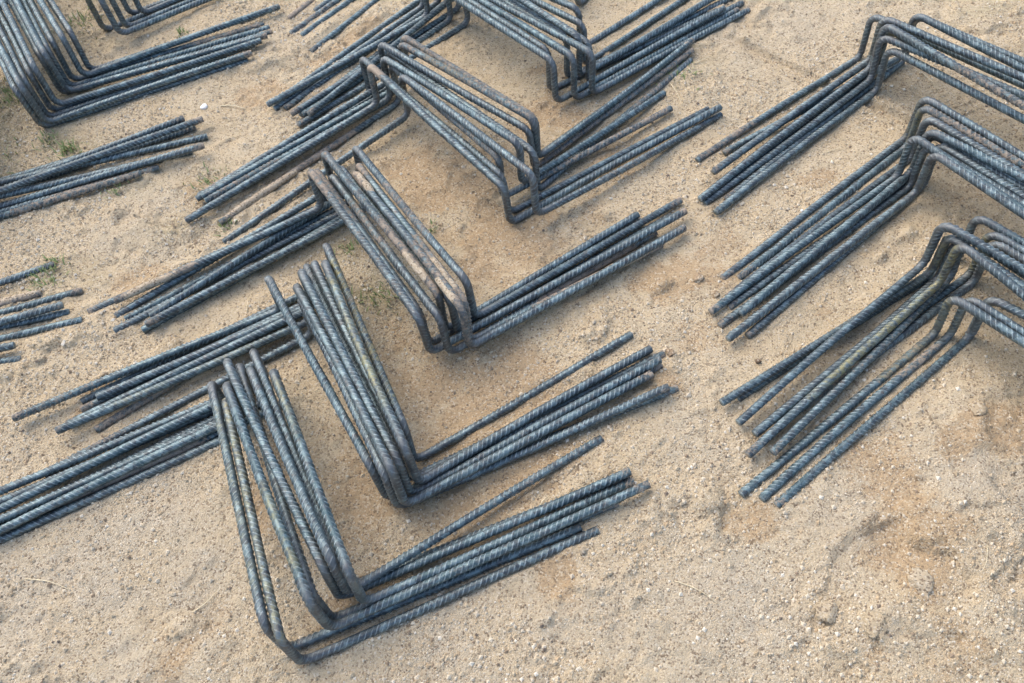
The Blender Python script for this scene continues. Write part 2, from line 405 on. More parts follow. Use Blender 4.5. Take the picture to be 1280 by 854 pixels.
    ('B7', 'c2', [[-1.8605,2.3883,0.0255],[-1.3111,2.4716,0.0437],[-1.3105,2.4714,0.1585],[-1.0813,2.0017,0.1335],[-1.0819,1.9973,0.0191],[-0.5473,2.1141,0.0253]]),
    ('B7', 'd', [[-1.8714,2.4843,0.0051],[-1.3244,2.5677,0.031],[-1.3212,2.5638,0.1453],[-1.0784,2.0664,0.1213],[-1.0819,2.0559,0.0081],[-0.5659,2.1949,0.0051]]),
    ('B7', 'e', [[-1.8234,2.3913,0.0076],[-1.2934,2.5487,0.0437],[-1.2911,2.5462,0.1584],[-1.0448,2.061,0.136],[-1.0468,2.0501,0.0226],[-0.517,2.2372,0.0255]]),
    ('B7', 'f', [[-1.8241,2.473,0.0051],[-1.2771,2.5624,0.0086],[-1.2771,2.5622,0.1237],[-1.0364,2.091,0.1211],[-1.04,2.0861,0.0081],[-0.5318,2.2562,0.0051]]),
    ('B8', 'r1', [[-1.7608,2.5237,0.0051],[-1.2419,2.7161,0.0081],[-1.2419,2.7161,0.1222],[-1.0271,2.264,0.1222],[-1.0271,2.2639,0.0081],[-0.5034,2.5023,0.0051]]),
    ('B8', 'r2', [[-1.5926,2.2981,0.0051],[-1.1459,2.6249,0.0081],[-1.1482,2.6287,0.1221],[-0.9631,2.1971,0.1453],[-0.9643,2.1999,0.031],[-0.4621,2.4748,0.0057]]),
    ('B8', 'r3', [[-1.6682,2.538,0.0051],[-1.1336,2.6915,0.0081],[-1.1345,2.6935,0.1222],[-0.9584,2.2469,0.1309],[-0.9592,2.2489,0.0166],[-0.4421,2.5048,0.0079]]),
    ('B8', 'r4', [[-1.6625,2.5799,0.0051],[-1.1455,2.7846,0.0081],[-1.1448,2.7849,0.1222],[-0.9602,2.3199,0.1222],[-0.9604,2.3198,0.0081],[-0.4327,2.5539,0.0051]]),
    ('B8', 'r5', [[-1.5392,2.3503,0.02],[-1.1352,2.715,0.0312],[-1.1377,2.7168,0.1453],[-0.9129,2.2908,0.1373],[-0.9139,2.2926,0.023],[-0.3983,2.5466,0.0255]]),
    ('B9', '8', [[-1.8642,1.9698,0.0051],[-1.3278,2.1115,0.0081],[-1.3275,2.1117,0.1224],[-1.2482,1.6198,0.1415],[-1.2508,1.6195,0.0265],[-0.7282,1.7143,0.0051]]),
    ('B9', '9', [[-1.9317,2.0119,0.0051],[-1.3963,2.1494,0.0081],[-1.3965,2.1509,0.122],[-1.2573,1.6822,0.12],[-1.2572,1.6837,0.0081],[-0.7226,1.827,0.0051]]),
    ('B9', '1', [[-1.9807,1.977,0.0051],[-1.4457,2.1179,0.0081],[-1.4459,2.1182,0.1222],[-1.2846,1.6472,0.1222],[-1.2826,1.6481,0.0081],[-0.7493,1.8184,0.0255]]),
    ('B9', '2', [[-1.926,1.8721,0.0218],[-1.4118,2.0749,0.0293],[-1.4117,2.0744,0.1438],[-1.2094,1.6129,0.1588],[-1.2095,1.6121,0.0437],[-0.7006,1.8082,0.0255]]),
    ('B9', '3', [[-1.9377,1.9692,0.0051],[-1.4033,2.1104,0.0081],[-1.4036,2.1108,0.1222],[-1.262,1.6351,0.1222],[-1.2602,1.6362,0.0081],[-0.727,1.8058,0.0051]]),
    ('B9', '4', [[-1.8382,2.1086,0.0051],[-1.2919,2.1817,0.0081],[-1.2918,2.1789,0.1222],[-1.218,1.6669,0.1449],[-1.2193,1.6644,0.0308],[-0.6929,1.7628,0.0051]]),
    ('B9', '5', [[-1.8436,1.9565,0.0051],[-1.3072,2.0981,0.0081],[-1.3069,2.0981,0.1222],[-1.2265,1.6044,0.1231],[-1.2269,1.6042,0.0089],[-0.689,1.7046,0.0255]]),
    ('B9', '6', [[-1.9745,1.9029,0.0051],[-1.4397,2.0443,0.0081],[-1.4398,2.0444,0.1222],[-1.3363,1.5575,0.1222],[-1.3364,1.5577,0.0081],[-0.807,1.6729,0.0051]]),
    ('B9', '7', [[-2.0007,1.8771,0.0051],[-1.4656,2.0186,0.0081],[-1.4657,2.019,0.1222],[-1.3722,1.5306,0.1222],[-1.3723,1.5309,0.0081],[-0.8456,1.6481,0.017]]),
    ('B10', '8', [[-2.075,1.585,0.0051],[-1.5313,1.69,0.0081],[-1.5313,1.69,0.1222],[-1.4961,1.1917,0.1213],[-1.4962,1.1916,0.0081],[-0.9566,1.2515,0.0051]]),
    ('B10', '1', [[-2.2009,1.5966,0.0051],[-1.6584,1.7023,0.0272],[-1.6584,1.7024,0.1418],[-1.5174,1.2228,0.1563],[-1.5167,1.2228,0.0422],[-1.0166,1.3983,0.0051]]),
    ('B10', '2', [[-2.1885,1.6301,0.0051],[-1.641,1.709,0.0081],[-1.6411,1.7088,0.1223],[-1.555,1.2153,0.1409],[-1.5551,1.2152,0.025],[-1.0335,1.321,0.0051]]),
    ('B10', '3', [[-2.0584,1.6067,0.0051],[-1.5147,1.7117,0.0081],[-1.5146,1.7117,0.1222],[-1.4775,1.2126,0.1221],[-1.4763,1.2127,0.0081],[-0.9386,1.3113,0.0051]]),
    ('B10', '4', [[-2.1158,1.5597,0.0224],[-1.5729,1.6678,0.0241],[-1.5729,1.6678,0.1387],[-1.4908,1.1742,0.1396],[-1.4916,1.1741,0.0248],[-0.9654,1.2602,0.0255]]),
    ('B10', '5', [[-2.0326,1.5516,0.0051],[-1.4867,1.6475,0.0081],[-1.4867,1.6488,0.1222],[-1.4559,1.16,0.1222],[-1.4574,1.1615,0.0081],[-0.9261,1.2228,0.0076]]),
    ('B10', '6', [[-2.185,1.5064,0.0051],[-1.6404,1.602,0.0081],[-1.6406,1.6026,0.1222],[-1.5853,1.1105,0.1352],[-1.5849,1.1112,0.0211],[-1.0528,1.1692,0.0255]]),
    ('B10', '7', [[-2.0925,1.5595,0.0051],[-1.5472,1.6553,0.0081],[-1.5469,1.6538,0.1207],[-1.5773,1.1449,0.1195],[-1.5779,1.1434,0.0081],[-1.0432,1.1437,0.0051]]),
    ('B11', 'h', [[0.4723,1.3099,0.0051],[0.9456,1.6082,0.0312],[0.9388,1.6159,0.1432],[1.2411,1.2734,0.1379],[1.2394,1.2763,0.0234],[1.6714,1.6247,0.0051]]),
    ('B11', 'a', [[0.4846,1.445,0.0051],[0.9556,1.7162,0.0081],[0.9568,1.7221,0.1217],[1.2594,1.3252,0.1221],[1.2594,1.3252,0.0081],[1.6951,1.6663,0.0051]]),
    ('B11', 'b', [[0.5047,1.3859,0.0255],[0.9563,1.6582,0.0428],[0.9539,1.663,0.1565],[1.2651,1.295,0.1545],[1.2655,1.2954,0.0405],[1.7379,1.5856,0.0139]]),
    ('B11', 'c', [[0.4593,1.314,0.0187],[0.9462,1.6313,0.0437],[0.9478,1.6349,0.1606],[1.1901,1.216,0.1578],[1.1901,1.2164,0.0431],[1.6792,1.475,0.0051]]),
    ('B11', 'd', [[0.5241,1.3636,0.0051],[0.9815,1.6624,0.0081],[0.9789,1.6631,0.122],[1.2274,1.2561,0.1211],[1.2273,1.2567,0.0081],[1.6698,1.5885,0.0051]]),
    ('B11', 'e', [[0.4847,1.2735,0.0141],[0.9551,1.5879,0.0108],[0.9502,1.5946,0.125],[1.2167,1.2097,0.1223],[1.2164,1.21,0.0081],[1.6696,1.5288,0.0051]]),
    ('B11', 'f', [[0.5543,1.4567,0.0058],[1.0432,1.6701,0.0322],[1.0395,1.6754,0.1464],[1.3315,1.2747,0.1224],[1.3341,1.2707,0.0081],[1.8248,1.526,0.0051]]),
    ('B11', 'g', [[0.5212,1.3165,0.0051],[1.0575,1.6794,0.0108],[1.055,1.6936,0.1261],[1.3525,1.3268,0.1223],[1.3519,1.3275,0.0081],[1.7946,1.6594,0.0051]]),
    ('B12', 'h', [[0.4545,1.0503,0.0051],[0.9519,1.3559,0.0087],[0.9527,1.3606,0.1231],[1.1987,0.9678,0.1223],[1.1986,0.9688,0.0081],[1.6503,1.2893,0.0051]]),
    ('B12', 'i', [[0.4249,0.9831,0.0051],[0.9231,1.2738,0.0081],[0.9241,1.2801,0.122],[1.1646,0.8885,0.1221],[1.165,0.8879,0.0081],[1.6464,1.1612,0.0051]]),
    ('B12', 'a', [[0.4549,1.0993,0.0051],[0.9636,1.417,0.0119],[0.965,1.4196,0.1263],[1.2217,1.0087,0.1223],[1.2223,1.0078,0.0081],[1.6715,1.33,0.0051]]),
    ('B12', 'b', [[0.492,1.0946,0.0051],[0.9617,1.3942,0.0081],[0.9584,1.3967,0.1222],[1.1967,1.0052,0.1222],[1.194,1.0089,0.0081],[1.6341,1.3453,0.0051]]),
    ('B12', 'c', [[0.4664,0.9922,0.0224],[0.9288,1.2996,0.0272],[0.9308,1.3056,0.1417],[1.1981,0.9415,0.1423],[1.1978,0.9425,0.0282],[1.6481,1.2654,0.0051]]),
    ('B12', 'd', [[0.4543,1.0213,0.0051],[0.9443,1.3077,0.0081],[0.9467,1.3129,0.1214],[1.1872,0.9211,0.1222],[1.1872,0.9212,0.0081],[1.6686,1.1944,0.0051]]),
    ('B12', 'e', [[0.4094,1.0091,0.0177],[0.8961,1.2991,0.0207],[0.8954,1.3013,0.1354],[1.1293,0.9075,0.1226],[1.1289,0.9085,0.0081],[1.6105,1.1821,0.0051]]),
    ('B12', 'f', [[0.4285,0.9401,0.0176],[0.914,1.2357,0.0314],[0.9124,1.2371,0.1455],[1.1486,0.8401,0.1224],[1.15,0.838,0.0081],[1.6322,1.1104,0.0051]]),
    ('B12', 'f2', [[0.4723,0.9496,0.0051],[0.9483,1.2691,0.0094],[0.947,1.2776,0.1239],[1.1887,0.884,0.1223],[1.1901,0.8815,0.0081],[1.6715,1.1547,0.0051]]),
    ('B13', 'h', [[0.4228,0.7195,0.0255],[0.8835,1.0185,0.0129],[0.8805,1.0155,0.1249],[1.1104,0.6092,0.1429],[1.1111,0.6059,0.0287],[1.585,0.8888,0.0051]]),
    ('B13', 'a', [[0.3959,0.7459,0.0255],[0.848,1.0379,0.0437],[0.8484,1.0419,0.1587],[1.1315,0.6876,0.1383],[1.1319,0.6873,0.0236],[1.5774,1.0167,0.0051]]),
    ('B13', 'b', [[0.3793,0.7987,0.0203],[0.8661,1.0246,0.0237],[0.8631,1.0224,0.1385],[1.0784,0.6294,0.1479],[1.0783,0.6314,0.0335],[1.5728,0.8791,0.0255]]),
    ('B13', 'c', [[0.3969,0.6801,0.0229],[0.8618,0.987,0.0437],[0.8606,0.9888,0.158],[1.0816,0.5867,0.1227],[1.0846,0.5828,0.0081],[1.5329,0.9071,0.0051]]),
    ('B13', 'd', [[0.444,0.6775,0.0255],[0.9063,1.013,0.0239],[0.8935,1.0286,0.136],[1.1315,0.639,0.1214],[1.1301,0.6379,0.0081],[1.5737,0.9687,0.0051]]),
    ('B13', 'f', [[0.4137,0.8064,0.0051],[0.9418,1.0659,0.0081],[0.9416,1.0752,0.122],[1.1816,0.7399,0.1221],[1.178,0.7444,0.0081],[1.6216,1.074,0.0051]]),
    ('B13', 'g', [[0.4765,0.765,0.0051],[0.9507,1.0179,0.0081],[0.9497,1.0328,0.1209],[1.187,0.7011,0.122],[1.1854,0.7057,0.0081],[1.6305,1.0331,0.0051]]),
    ('B13', 'g2', [[0.4696,0.7414,0.0051],[0.9534,0.9991,0.0091],[0.9456,1.0075,0.1241],[1.1881,0.6338,0.1221],[1.1896,0.6316,0.0081],[1.6653,0.9157,0.0051]]),
    ('B14', 'a', [[0.3711,0.6152,0.0064],[0.8276,0.8896,0.0081],[0.8229,0.8949,0.1217],[1.071,0.5384,0.1223],[1.0704,0.5394,0.0081],[1.5452,0.823,0.0051]]),
    ('B14', 'b', [[0.4024,0.5995,0.0094],[0.8517,0.8826,0.0081],[0.8493,0.8904,0.1219],[1.0961,0.5341,0.1223],[1.0963,0.5338,0.0081],[1.571,0.8174,0.0051]]),
    ('B14', 'c', [[0.4267,0.5844,0.0051],[0.89,0.8748,0.0081],[0.8874,0.8827,0.1216],[1.1763,0.5622,0.1213],[1.177,0.5609,0.0081],[1.6519,0.8446,0.0051]]),
]

# soil ridges, hollows and tone patches: (photo x, photo y, radius along, radius across, angle, amount)
MOUNDS = [(205, 352, .07, .035, 25, .012), (135, 478, .09, .03, 30, .012), (150, 255, .14, .10, 0, .006), (860, 345, .06, .05, 0, .010),
          (905, 365, .05, .04, 0, .009), (830, 470, .05, .035, 30, .009), (1205, 520, .07, .05, 0, .016), (1240, 545, .08, .06, 0, .012),
          (1120, 690, .05, .10, 10, -.010), (1150, 735, .05, .05, 0, .014), (1210, 640, .09, .07, 0, .010), (1180, 800, .12, .08, 0, .008),
          (910, 645, .06, .035, 0, -.006), (880, 640, .025, .05, 0, .008), (1090, 770, .05, .04, 0, .008), (700, 190, .16, .08, 20, -.003),
          (560, 520, .16, .12, 0, -.004), (240, 790, .05, .12, -35, -.005), (700, 715, .04, .05, 0, -.004), (1060, 360, .06, .04, 30, -.005),
          (1040, 410, .06, .05, 0, -.006), (420, 95, .16, .05, 30, .006), (300, 320, .12, .05, 30, .010), (100, 420, .12, .05, 15, .008), (60, 470, .10, .05, 0, .008),
          (330, 380, .08, .04, 20, .006), (1230, 20, .10, .05, 0, .012), (1270, 60, .08, .05, 0, .010), (870, 95, .09, .05, 0, .006), (760, 590, .10, .03, 25, .004)]
OCHRE = [(560, 560, .26, .20, 0, .75), (640, 300, .26, .14, 25, .6), (560, 230, .22, .16, 0, .65), (780, 200, .14, .08, 25, .5), (420, 640, .14, .16, 0, .6), (860, 330, .2, .12, 0, .6), (690, 150, .14, .1, 0, .6), (600, 500, .20, .16, 0, .8), (560, 235, .16, .14, 0, .75), (480, 480, .10, .20, 0, .6), (700, 90, .12, .05, 0, .5), (840, 340, .12, .09, 0, .9),
         (620, 575, .10, .05, 20, .9), (700, 720, .04, .06, 0, .9), (1125, 620, .085, .13, 0, .9), (1130, 690, .06, .07, 0, 1.0), (930, 655, .07, .05, 0, .7), (1245, 550, .13, .06, 0, .95),
         (230, 800, .06, .14, -30, .34), (170, 345, .10, .06, 0, .5), (330, 430, .10, .10, 0, .6), (1030, 230, .05, .05, 0, .6), (1180, 820, .2, .1, 0, .35), (820, 480, .05, .05, 0, .7),
         (430, 60, .16, .05, 30, .7), (330, 120, .10, .08, 0, .5), (260, 230, .07, .05, 0, .6), (1060, 400, .07, .05, 0, .4), (470, 300, .12, .08, 0, .4), (340, 610, .08, .2, 0, .5), (1000, 70, .2, .02, -28, .3),
         (1230, 250, .15, .1, 0, .35), (140, 500, .1, .05, 20, .7), (430, 760, .1, .08, 0, .4), (880, 430, .12, .10, 0, .3)]
MOSS = [(10, 140, .20, .16, 0, .9), (110, 45, .14, .10, 0, .7), (95, 190, .08, .05, 0, .7), (60, 172, .09, .05, 0, .8), (70, 345, .09, .05, 0, .7), (150, 235, .10, .04, 15, .5), (470, 370, .08, .06, 0, .8), (265, 228, .07, .05, 0, .5),
        (240, 280, .08, .05, 0, .4), (435, 310, .06, .04, 0, .6), (1235, 15, .08, .03, 0, .5), (870, 85, .10, .06, 0, .35), (20, 215, .12, .05, 0, .4), (780, 70, .08, .05, 0, .4)]
GRIT = [(120, 730, .35, .28, 0, .9), (900, 760, .30, .20, 0, .7), (560, 790, .35, .18, 0, .7), (180, 270, .25, .16, 0, .45), (1230, 620, .15, .18, 0, .8), (1060, 640, .10, .10, 0, .6),
        (1000, 30, .4, .2, 0, .5), (300, 60, .2, .1, 0, .4), (60, 90, .2, .2, 0, .5), (900, 540, .12, .2, 0, .4)]
CAKED = [(1190, 700, .22, .20, 0, 1.0), (1060, 780, .16, .10, 0, .9), (1210, 530, .14, .07, 0, 1.0), (170, 270, .24, .14, 0, .8), (60, 440, .16, .08, 0, .9), (860, 350, .10, .07, 0, 1.0),
         (420, 50, .2, .1, 20, .8), (1240, 40, .14, .10, 0, 1.0), (230, 790, .10, .16, -30, .6), (880, 640, .08, .06, 0, .8), (340, 90, .12, .1, 0, .7), (870, 110, .1, .08, 0, .6), (20, 120, .15, .15, 0, .7), (640, 350, .1, .1, 0, .3)]
GROOVE_A, GROOVE_B = ground_at(915, 52), ground_at(1165, 170)


def blob(x, y, spec, wob=0.0):
    px, py, ra, rb, ang, amt = spec
    c = ground_at(px, py)
    a = math.radians(ang)
    u = (x - c[0]) * math.cos(a) + (y - c[1]) * math.sin(a)
    v = -(x - c[0]) * math.sin(a) + (y - c[1]) * math.cos(a)
    q = (u / ra) ** 2 + (v / rb) ** 2
    return amt * np.exp(-q * (1 + wob))


FEET = []
for _b in BARS:
    P = np.array(_b[2])
    FEET += [(P[0], P[1]), (P[4], P[5])]


def near_steel(x, y):
    """distance on plan to the closest foot of a bar"""
    dm = np.full(x.shape, 9.0)
    for a, b in FEET:
        x0, x1 = min(a[0], b[0]) - .05, max(a[0], b[0]) + .05
        y0, y1 = min(a[1], b[1]) - .05, max(a[1], b[1]) + .05
        m = np.nonzero((x > x0) & (x < x1) & (y > y0) & (y < y1))
        if not len(m[0]):
            continue
        d = b[:2] - a[:2]
        t = np.clip(((x[m] - a[0]) * d[0] + (y[m] - a[1]) * d[1]) / (d @ d), 0, 1)
        dd = np.hypot(x[m] - a[0] - t * d[0], y[m] - a[1] - t * d[1])
        dm[m] = np.minimum(dm[m], dd)
    return dm


def ground_height(x, y):
    wx = x + .02 * vnoise(x, y, .09, 91) + .008 * vnoise(x, y, .03, 92)
    wy = y + .02 * vnoise(x, y, .09, 93) + .008 * vnoise(x, y, .03, 94)
    z = .010 * fbm(x, y, .45, 3, 1) + .0075 * fbm(wx, wy, .07, 4, 2, .55)
    ro = np.clip(fbm(x, y, .22, 3, 7) * 1.6 + .35, 0.12, 1.0)
    z = z + ro * (.0075 * np.abs(fbm(x, y, .020, 2, 3)) + .0052 * fbm(x, y, .0105, 2, 4))
    lumps = np.clip(fbm(wx, wy, .035, 3, 8) - .12, 0, 1) * np.clip(fbm(x, y, .3, 2, 9) + .25, 0, 1)
    z = z + .040 * lumps
    for s in MOUNDS:
        z = z + blob(wx, wy, s)
    cake = 0
    for s in CAKED:
        cake = np.maximum(cake, blob(wx, wy, s))
    pl = fbm(wx + .01 * vnoise(x, y, .012, 96), wy, .085, 3, 12)
    st = np.clip((pl - .02) / .05, 0, 1)
    st2 = np.clip((pl - .20) / .05, 0, 1)
    z = z * (1 - .35 * cake * st) + cake * (.0115 * st * st * (3 - 2 * st) + .008 * st2)
    # a straight edge pressed into the sand
    d = (GROOVE_B - GROOVE_A)[:2]
    ln = np.linalg.norm(d)
    d = d / ln
    u = (x - GROOVE_A[0]) * d[0] + (y - GROOVE_A[1]) * d[1]
    v = -(x - GROOVE_A[0]) * d[1] + (y - GROOVE_A[1]) * d[0] + .004 * vnoise(x, y, .05, 55)
    inside = np.clip((.016 - np.abs(v)) / .002, 0, 1) * np.clip((u + .05) / .1, 0, 1) * np.clip((ln + .05 - u) / .1, 0, 1)
    z = z * (1 - .9 * inside) - .008 * inside + .006 * np.exp(-((np.abs(v) - .018) / .006) ** 2) * np.clip((u + .05) / .1, 0, 1) * np.clip((ln + .05 - u) / .1, 0, 1)
    return z


def final_height(x, y):
    z = ground_height(x, y)
    k = near_steel(x, y)
    t = np.clip((k - .012) / .030, 0, 1)
    cap = .0042 + .004 * vnoise(x, y, .05, 61) + .03 * t ** 1.5
    lim = np.where(z > cap, cap + (z - cap) * .12, z)
    lim = lim + (.0030 + .004 * vnoise(x, y, .06, 62)) * np.exp(-((k - .013) / .008) ** 2)
    lim = np.where(lim < -.004, -.004 + (lim + .004) * (0.15 + .85 * t), lim)
    return lim


def axis(lo, hi, step, far):
    mid = np.arange(lo, hi, step)
    out, g, p = [], step, hi
    while p < far:
        g *= 1.35
        p += g
        out.append(p)
    out2, g, p = [], step, lo
    while p > -far:
        g *= 1.35
        p -= g
        out2.append(p)
    return np.concatenate([np.array(out2[::-1]), mid, np.array(out)])


gx = axis(-1.50, 1.55, .0044, 120.0)
gy = axis(.16, 2.60, .0044, 120.0)
GX, GY = np.meshgrid(gx, gy)
fx, fy = GX.ravel(), GY.ravel()
gz = final_height(fx, fy)
V = np.stack([fx, fy, gz], 1)
nx, ny = len(gx), len(gy)
ii = (np.arange(ny - 1)[:, None] * nx + np.arange(nx - 1)[None, :]).ravel()
Fq = np.stack([ii, ii + 1, ii + 1 + nx, ii + nx], 1)


def ochre_at(x, y):
    wx = x + .05 * vnoise(x, y, .12, 31) + .02 * vnoise(x, y, .04, 32)
    wy = y + .05 * vnoise(x, y, .12, 33) + .02 * vnoise(x, y, .04, 34)
    v = np.zeros(len(x))
    for q in OCHRE:
        v = np.maximum(v, blob(wx, wy, q))
    return np.clip((v * (1.25 + 1.3 * fbm(x, y, .05, 4, 41)) - .16) * 1.45, 0, 1), wx, wy


och, wxx, wyy = ochre_at(fx, fy)
gri = np.zeros(len(fx))
for s in GRIT:
    gri = np.maximum(gri, blob(wxx, wyy, s))
gri = np.clip(gri * (1.0 + fbm(fx, fy, .08, 3, 42)), 0, 1)
mos = np.zeros(len(fx))
for s in MOSS:
    mos = np.maximum(mos, blob(wxx, wyy, s))
mos = np.clip(mos * (1.1 + 1.4 * fbm(fx, fy, .06, 4, 43)), 0, 1)
ground = tag(mesh_obj('ground', V, [Fq], M_SAND, attrs={'ochre': och, 'grit': gri, 'moss': mos}), kind='structure')
ground['label'] = 'bare sandy soil, pale beige with ochre damp patches'


# loose coarse grains lying on the sand, far too many to count
def scatter_grains(n):
    x = rng.uniform(-1.45, 1.5, n * 2)
    y = rng.uniform(.18, 2.5, n * 2)
    keep = rng.uniform(0, 1, n * 2) < np.clip(.45 + 1.3 * fbm(x, y, .16, 3, 71), .08, 1) * (1 - .8 * ochre_at(x, y)[0])
    x, y = x[keep][:n], y[keep][:n]
    n = len(x)
    r = .0010 + .0036 * rng.uniform(0, 1, n) ** 7 + .0008 * rng.uniform(0, 1, n)
    z = final_height(x, y) + r * .25
    base = np.array([[1, 0, 0], [0, 1, 0], [-1, 0, 0], [0, -1, 0], [0, 0, 1], [0, 0, -1]], float)
    v = base[None] * r[:, None, None] * rng.uniform(.65, 1.3, (n, 6, 1))
    v[:, :, 2] *= .8
    a = rng.uniform(0, 6.28, n)
    c, s = np.cos(a)[:, None], np.sin(a)[:, None]
    w = np.stack([v[:, :, 0] * c - v[:, :, 1] * s, v[:, :, 0] * s + v[:, :, 1] * c, v[:, :, 2]], -1)
    w += np.stack([x, y, z], 1)[:, None, :]
    f = np.array([[0, 1, 4], [1, 2, 4], [2, 3, 4], [3, 0, 4], [1, 0, 5], [2, 1, 5], [3, 2, 5], [0, 3, 5]])
    F = (f[None] + (np.arange(n) * 6)[:, None, None]).reshape(-1, 3)
    pal = np.array([[.64, .56, .42], [.55, .455, .31], [.44, .345, .22], [.74, .68, .55], [.28, .215, .145], [.17, .14, .11], [.52, .39, .24]])
    t = pal[rng.choice(len(pal), n, p=[.34, .27, .16, .09, .06, .015, .065])]
    return w.reshape(-1, 3), F, np.repeat(t, 6, 0)


gv, gf, gt = scatter_grains(120000)
tag(mesh_obj('loose_grains', gv, [gf], M_GRAIN, smooth=False, attrs={'tint': gt}),
    'coarse loose sand grains and grit strewn over the ground', 'grit', kind='stuff')

# ------------------------------------------------------------------ bent ribbed bars
R_CORE = .0078
R_RIB = .0018
R_BEND = .023


def bar_path(P):
    """rounded path through the six corners; returns points, arc length, bend weight"""
    P = np.array(P, float)
    P[2, 2] += .005
    P[3, 2] += .005
    pts = [P[0]]
    bw = [0.0]
    for k in range(1, 5):
        a, c, b = P[k - 1], P[k], P[k + 1]
        u = (a - c) / np.linalg.norm(a - c)
        w = (b - c) / np.linalg.norm(b - c)
        ang = math.acos(max(-1, min(1, float(u @ w))))
        t = min(R_BEND / math.tan(ang / 2), .49 * np.linalg.norm(a - c), .49 * np.linalg.norm(b - c))
        r = t * math.tan(ang / 2)
        p0, p1 = c + u * t, c + w * t
        cen = c + (u + w) / np.linalg.norm(u + w) * math.hypot(r, t)
        # straight run up to the bend
        last = pts[-1]
        L = np.linalg.norm(p0 - last)
        ns = max(2, int(L / .022))
        for q in range(1, ns + 1):
            pts.append(last + (p0 - last) * q / ns)
            bw.append(0.0)
        e0, e1 = p0 - cen, p1 - cen
        th = math.acos(max(-1, min(1, float(e0 @ e1) / (np.linalg.norm(e0) * np.linalg.norm(e1)))))
        for q in range(1, 8):
            f = q / 7
            pts.append(cen + (math.sin((1 - f) * th) * e0 + math.sin(f * th) * e1) / math.sin(th))
            bw.append(1.0)
    last = pts[-1]
    L = np.linalg.norm(P[5] - last)
    ns = max(2, int(L / .022))
    for q in range(1, ns + 1):
        pts.append(last + (P[5] - last) * q / ns)
        bw.append(0.0)
    pts = np.array(pts)
    s = np.concatenate([[0], np.cumsum(np.linalg.norm(np.diff(pts, axis=0), axis=1))])
    # bars are never dead straight
    ph = rng.uniform(0, 6.28, 4)
    amp = rng.uniform(.0008, .0024, 2)
    pts[:, 0] += amp[0] * np.sin(s * 9 + ph[0])
    pts[:, 1] += amp[1] * np.sin(s * 7 + ph[1])
    bw = np.array(bw)
    for _ in range(2):
        bw = np.maximum(bw, .5 * (np.roll(bw, 1) + np.roll(bw, -1)))
    bw[0] = bw[-1] = 0
    return pts, s, bw


def frames(pts):
    T = np.gradient(pts, axis=0)
    T /= np.linalg.norm(T, axis=1)[:, None]
    N = np.zeros_like(T)
    ref = np.array([0, 0, 1.0])
    n = ref - T[0] * (ref @ T[0])
    n /= np.linalg.norm(n)
    N[0] = n
    for k in range(1, len(T)):
        n = N[k - 1] - T[k] * (N[k - 1] @ T[k])
        N[k] = n / np.linalg.norm(n)
    return T, N, np.cross(T, N)


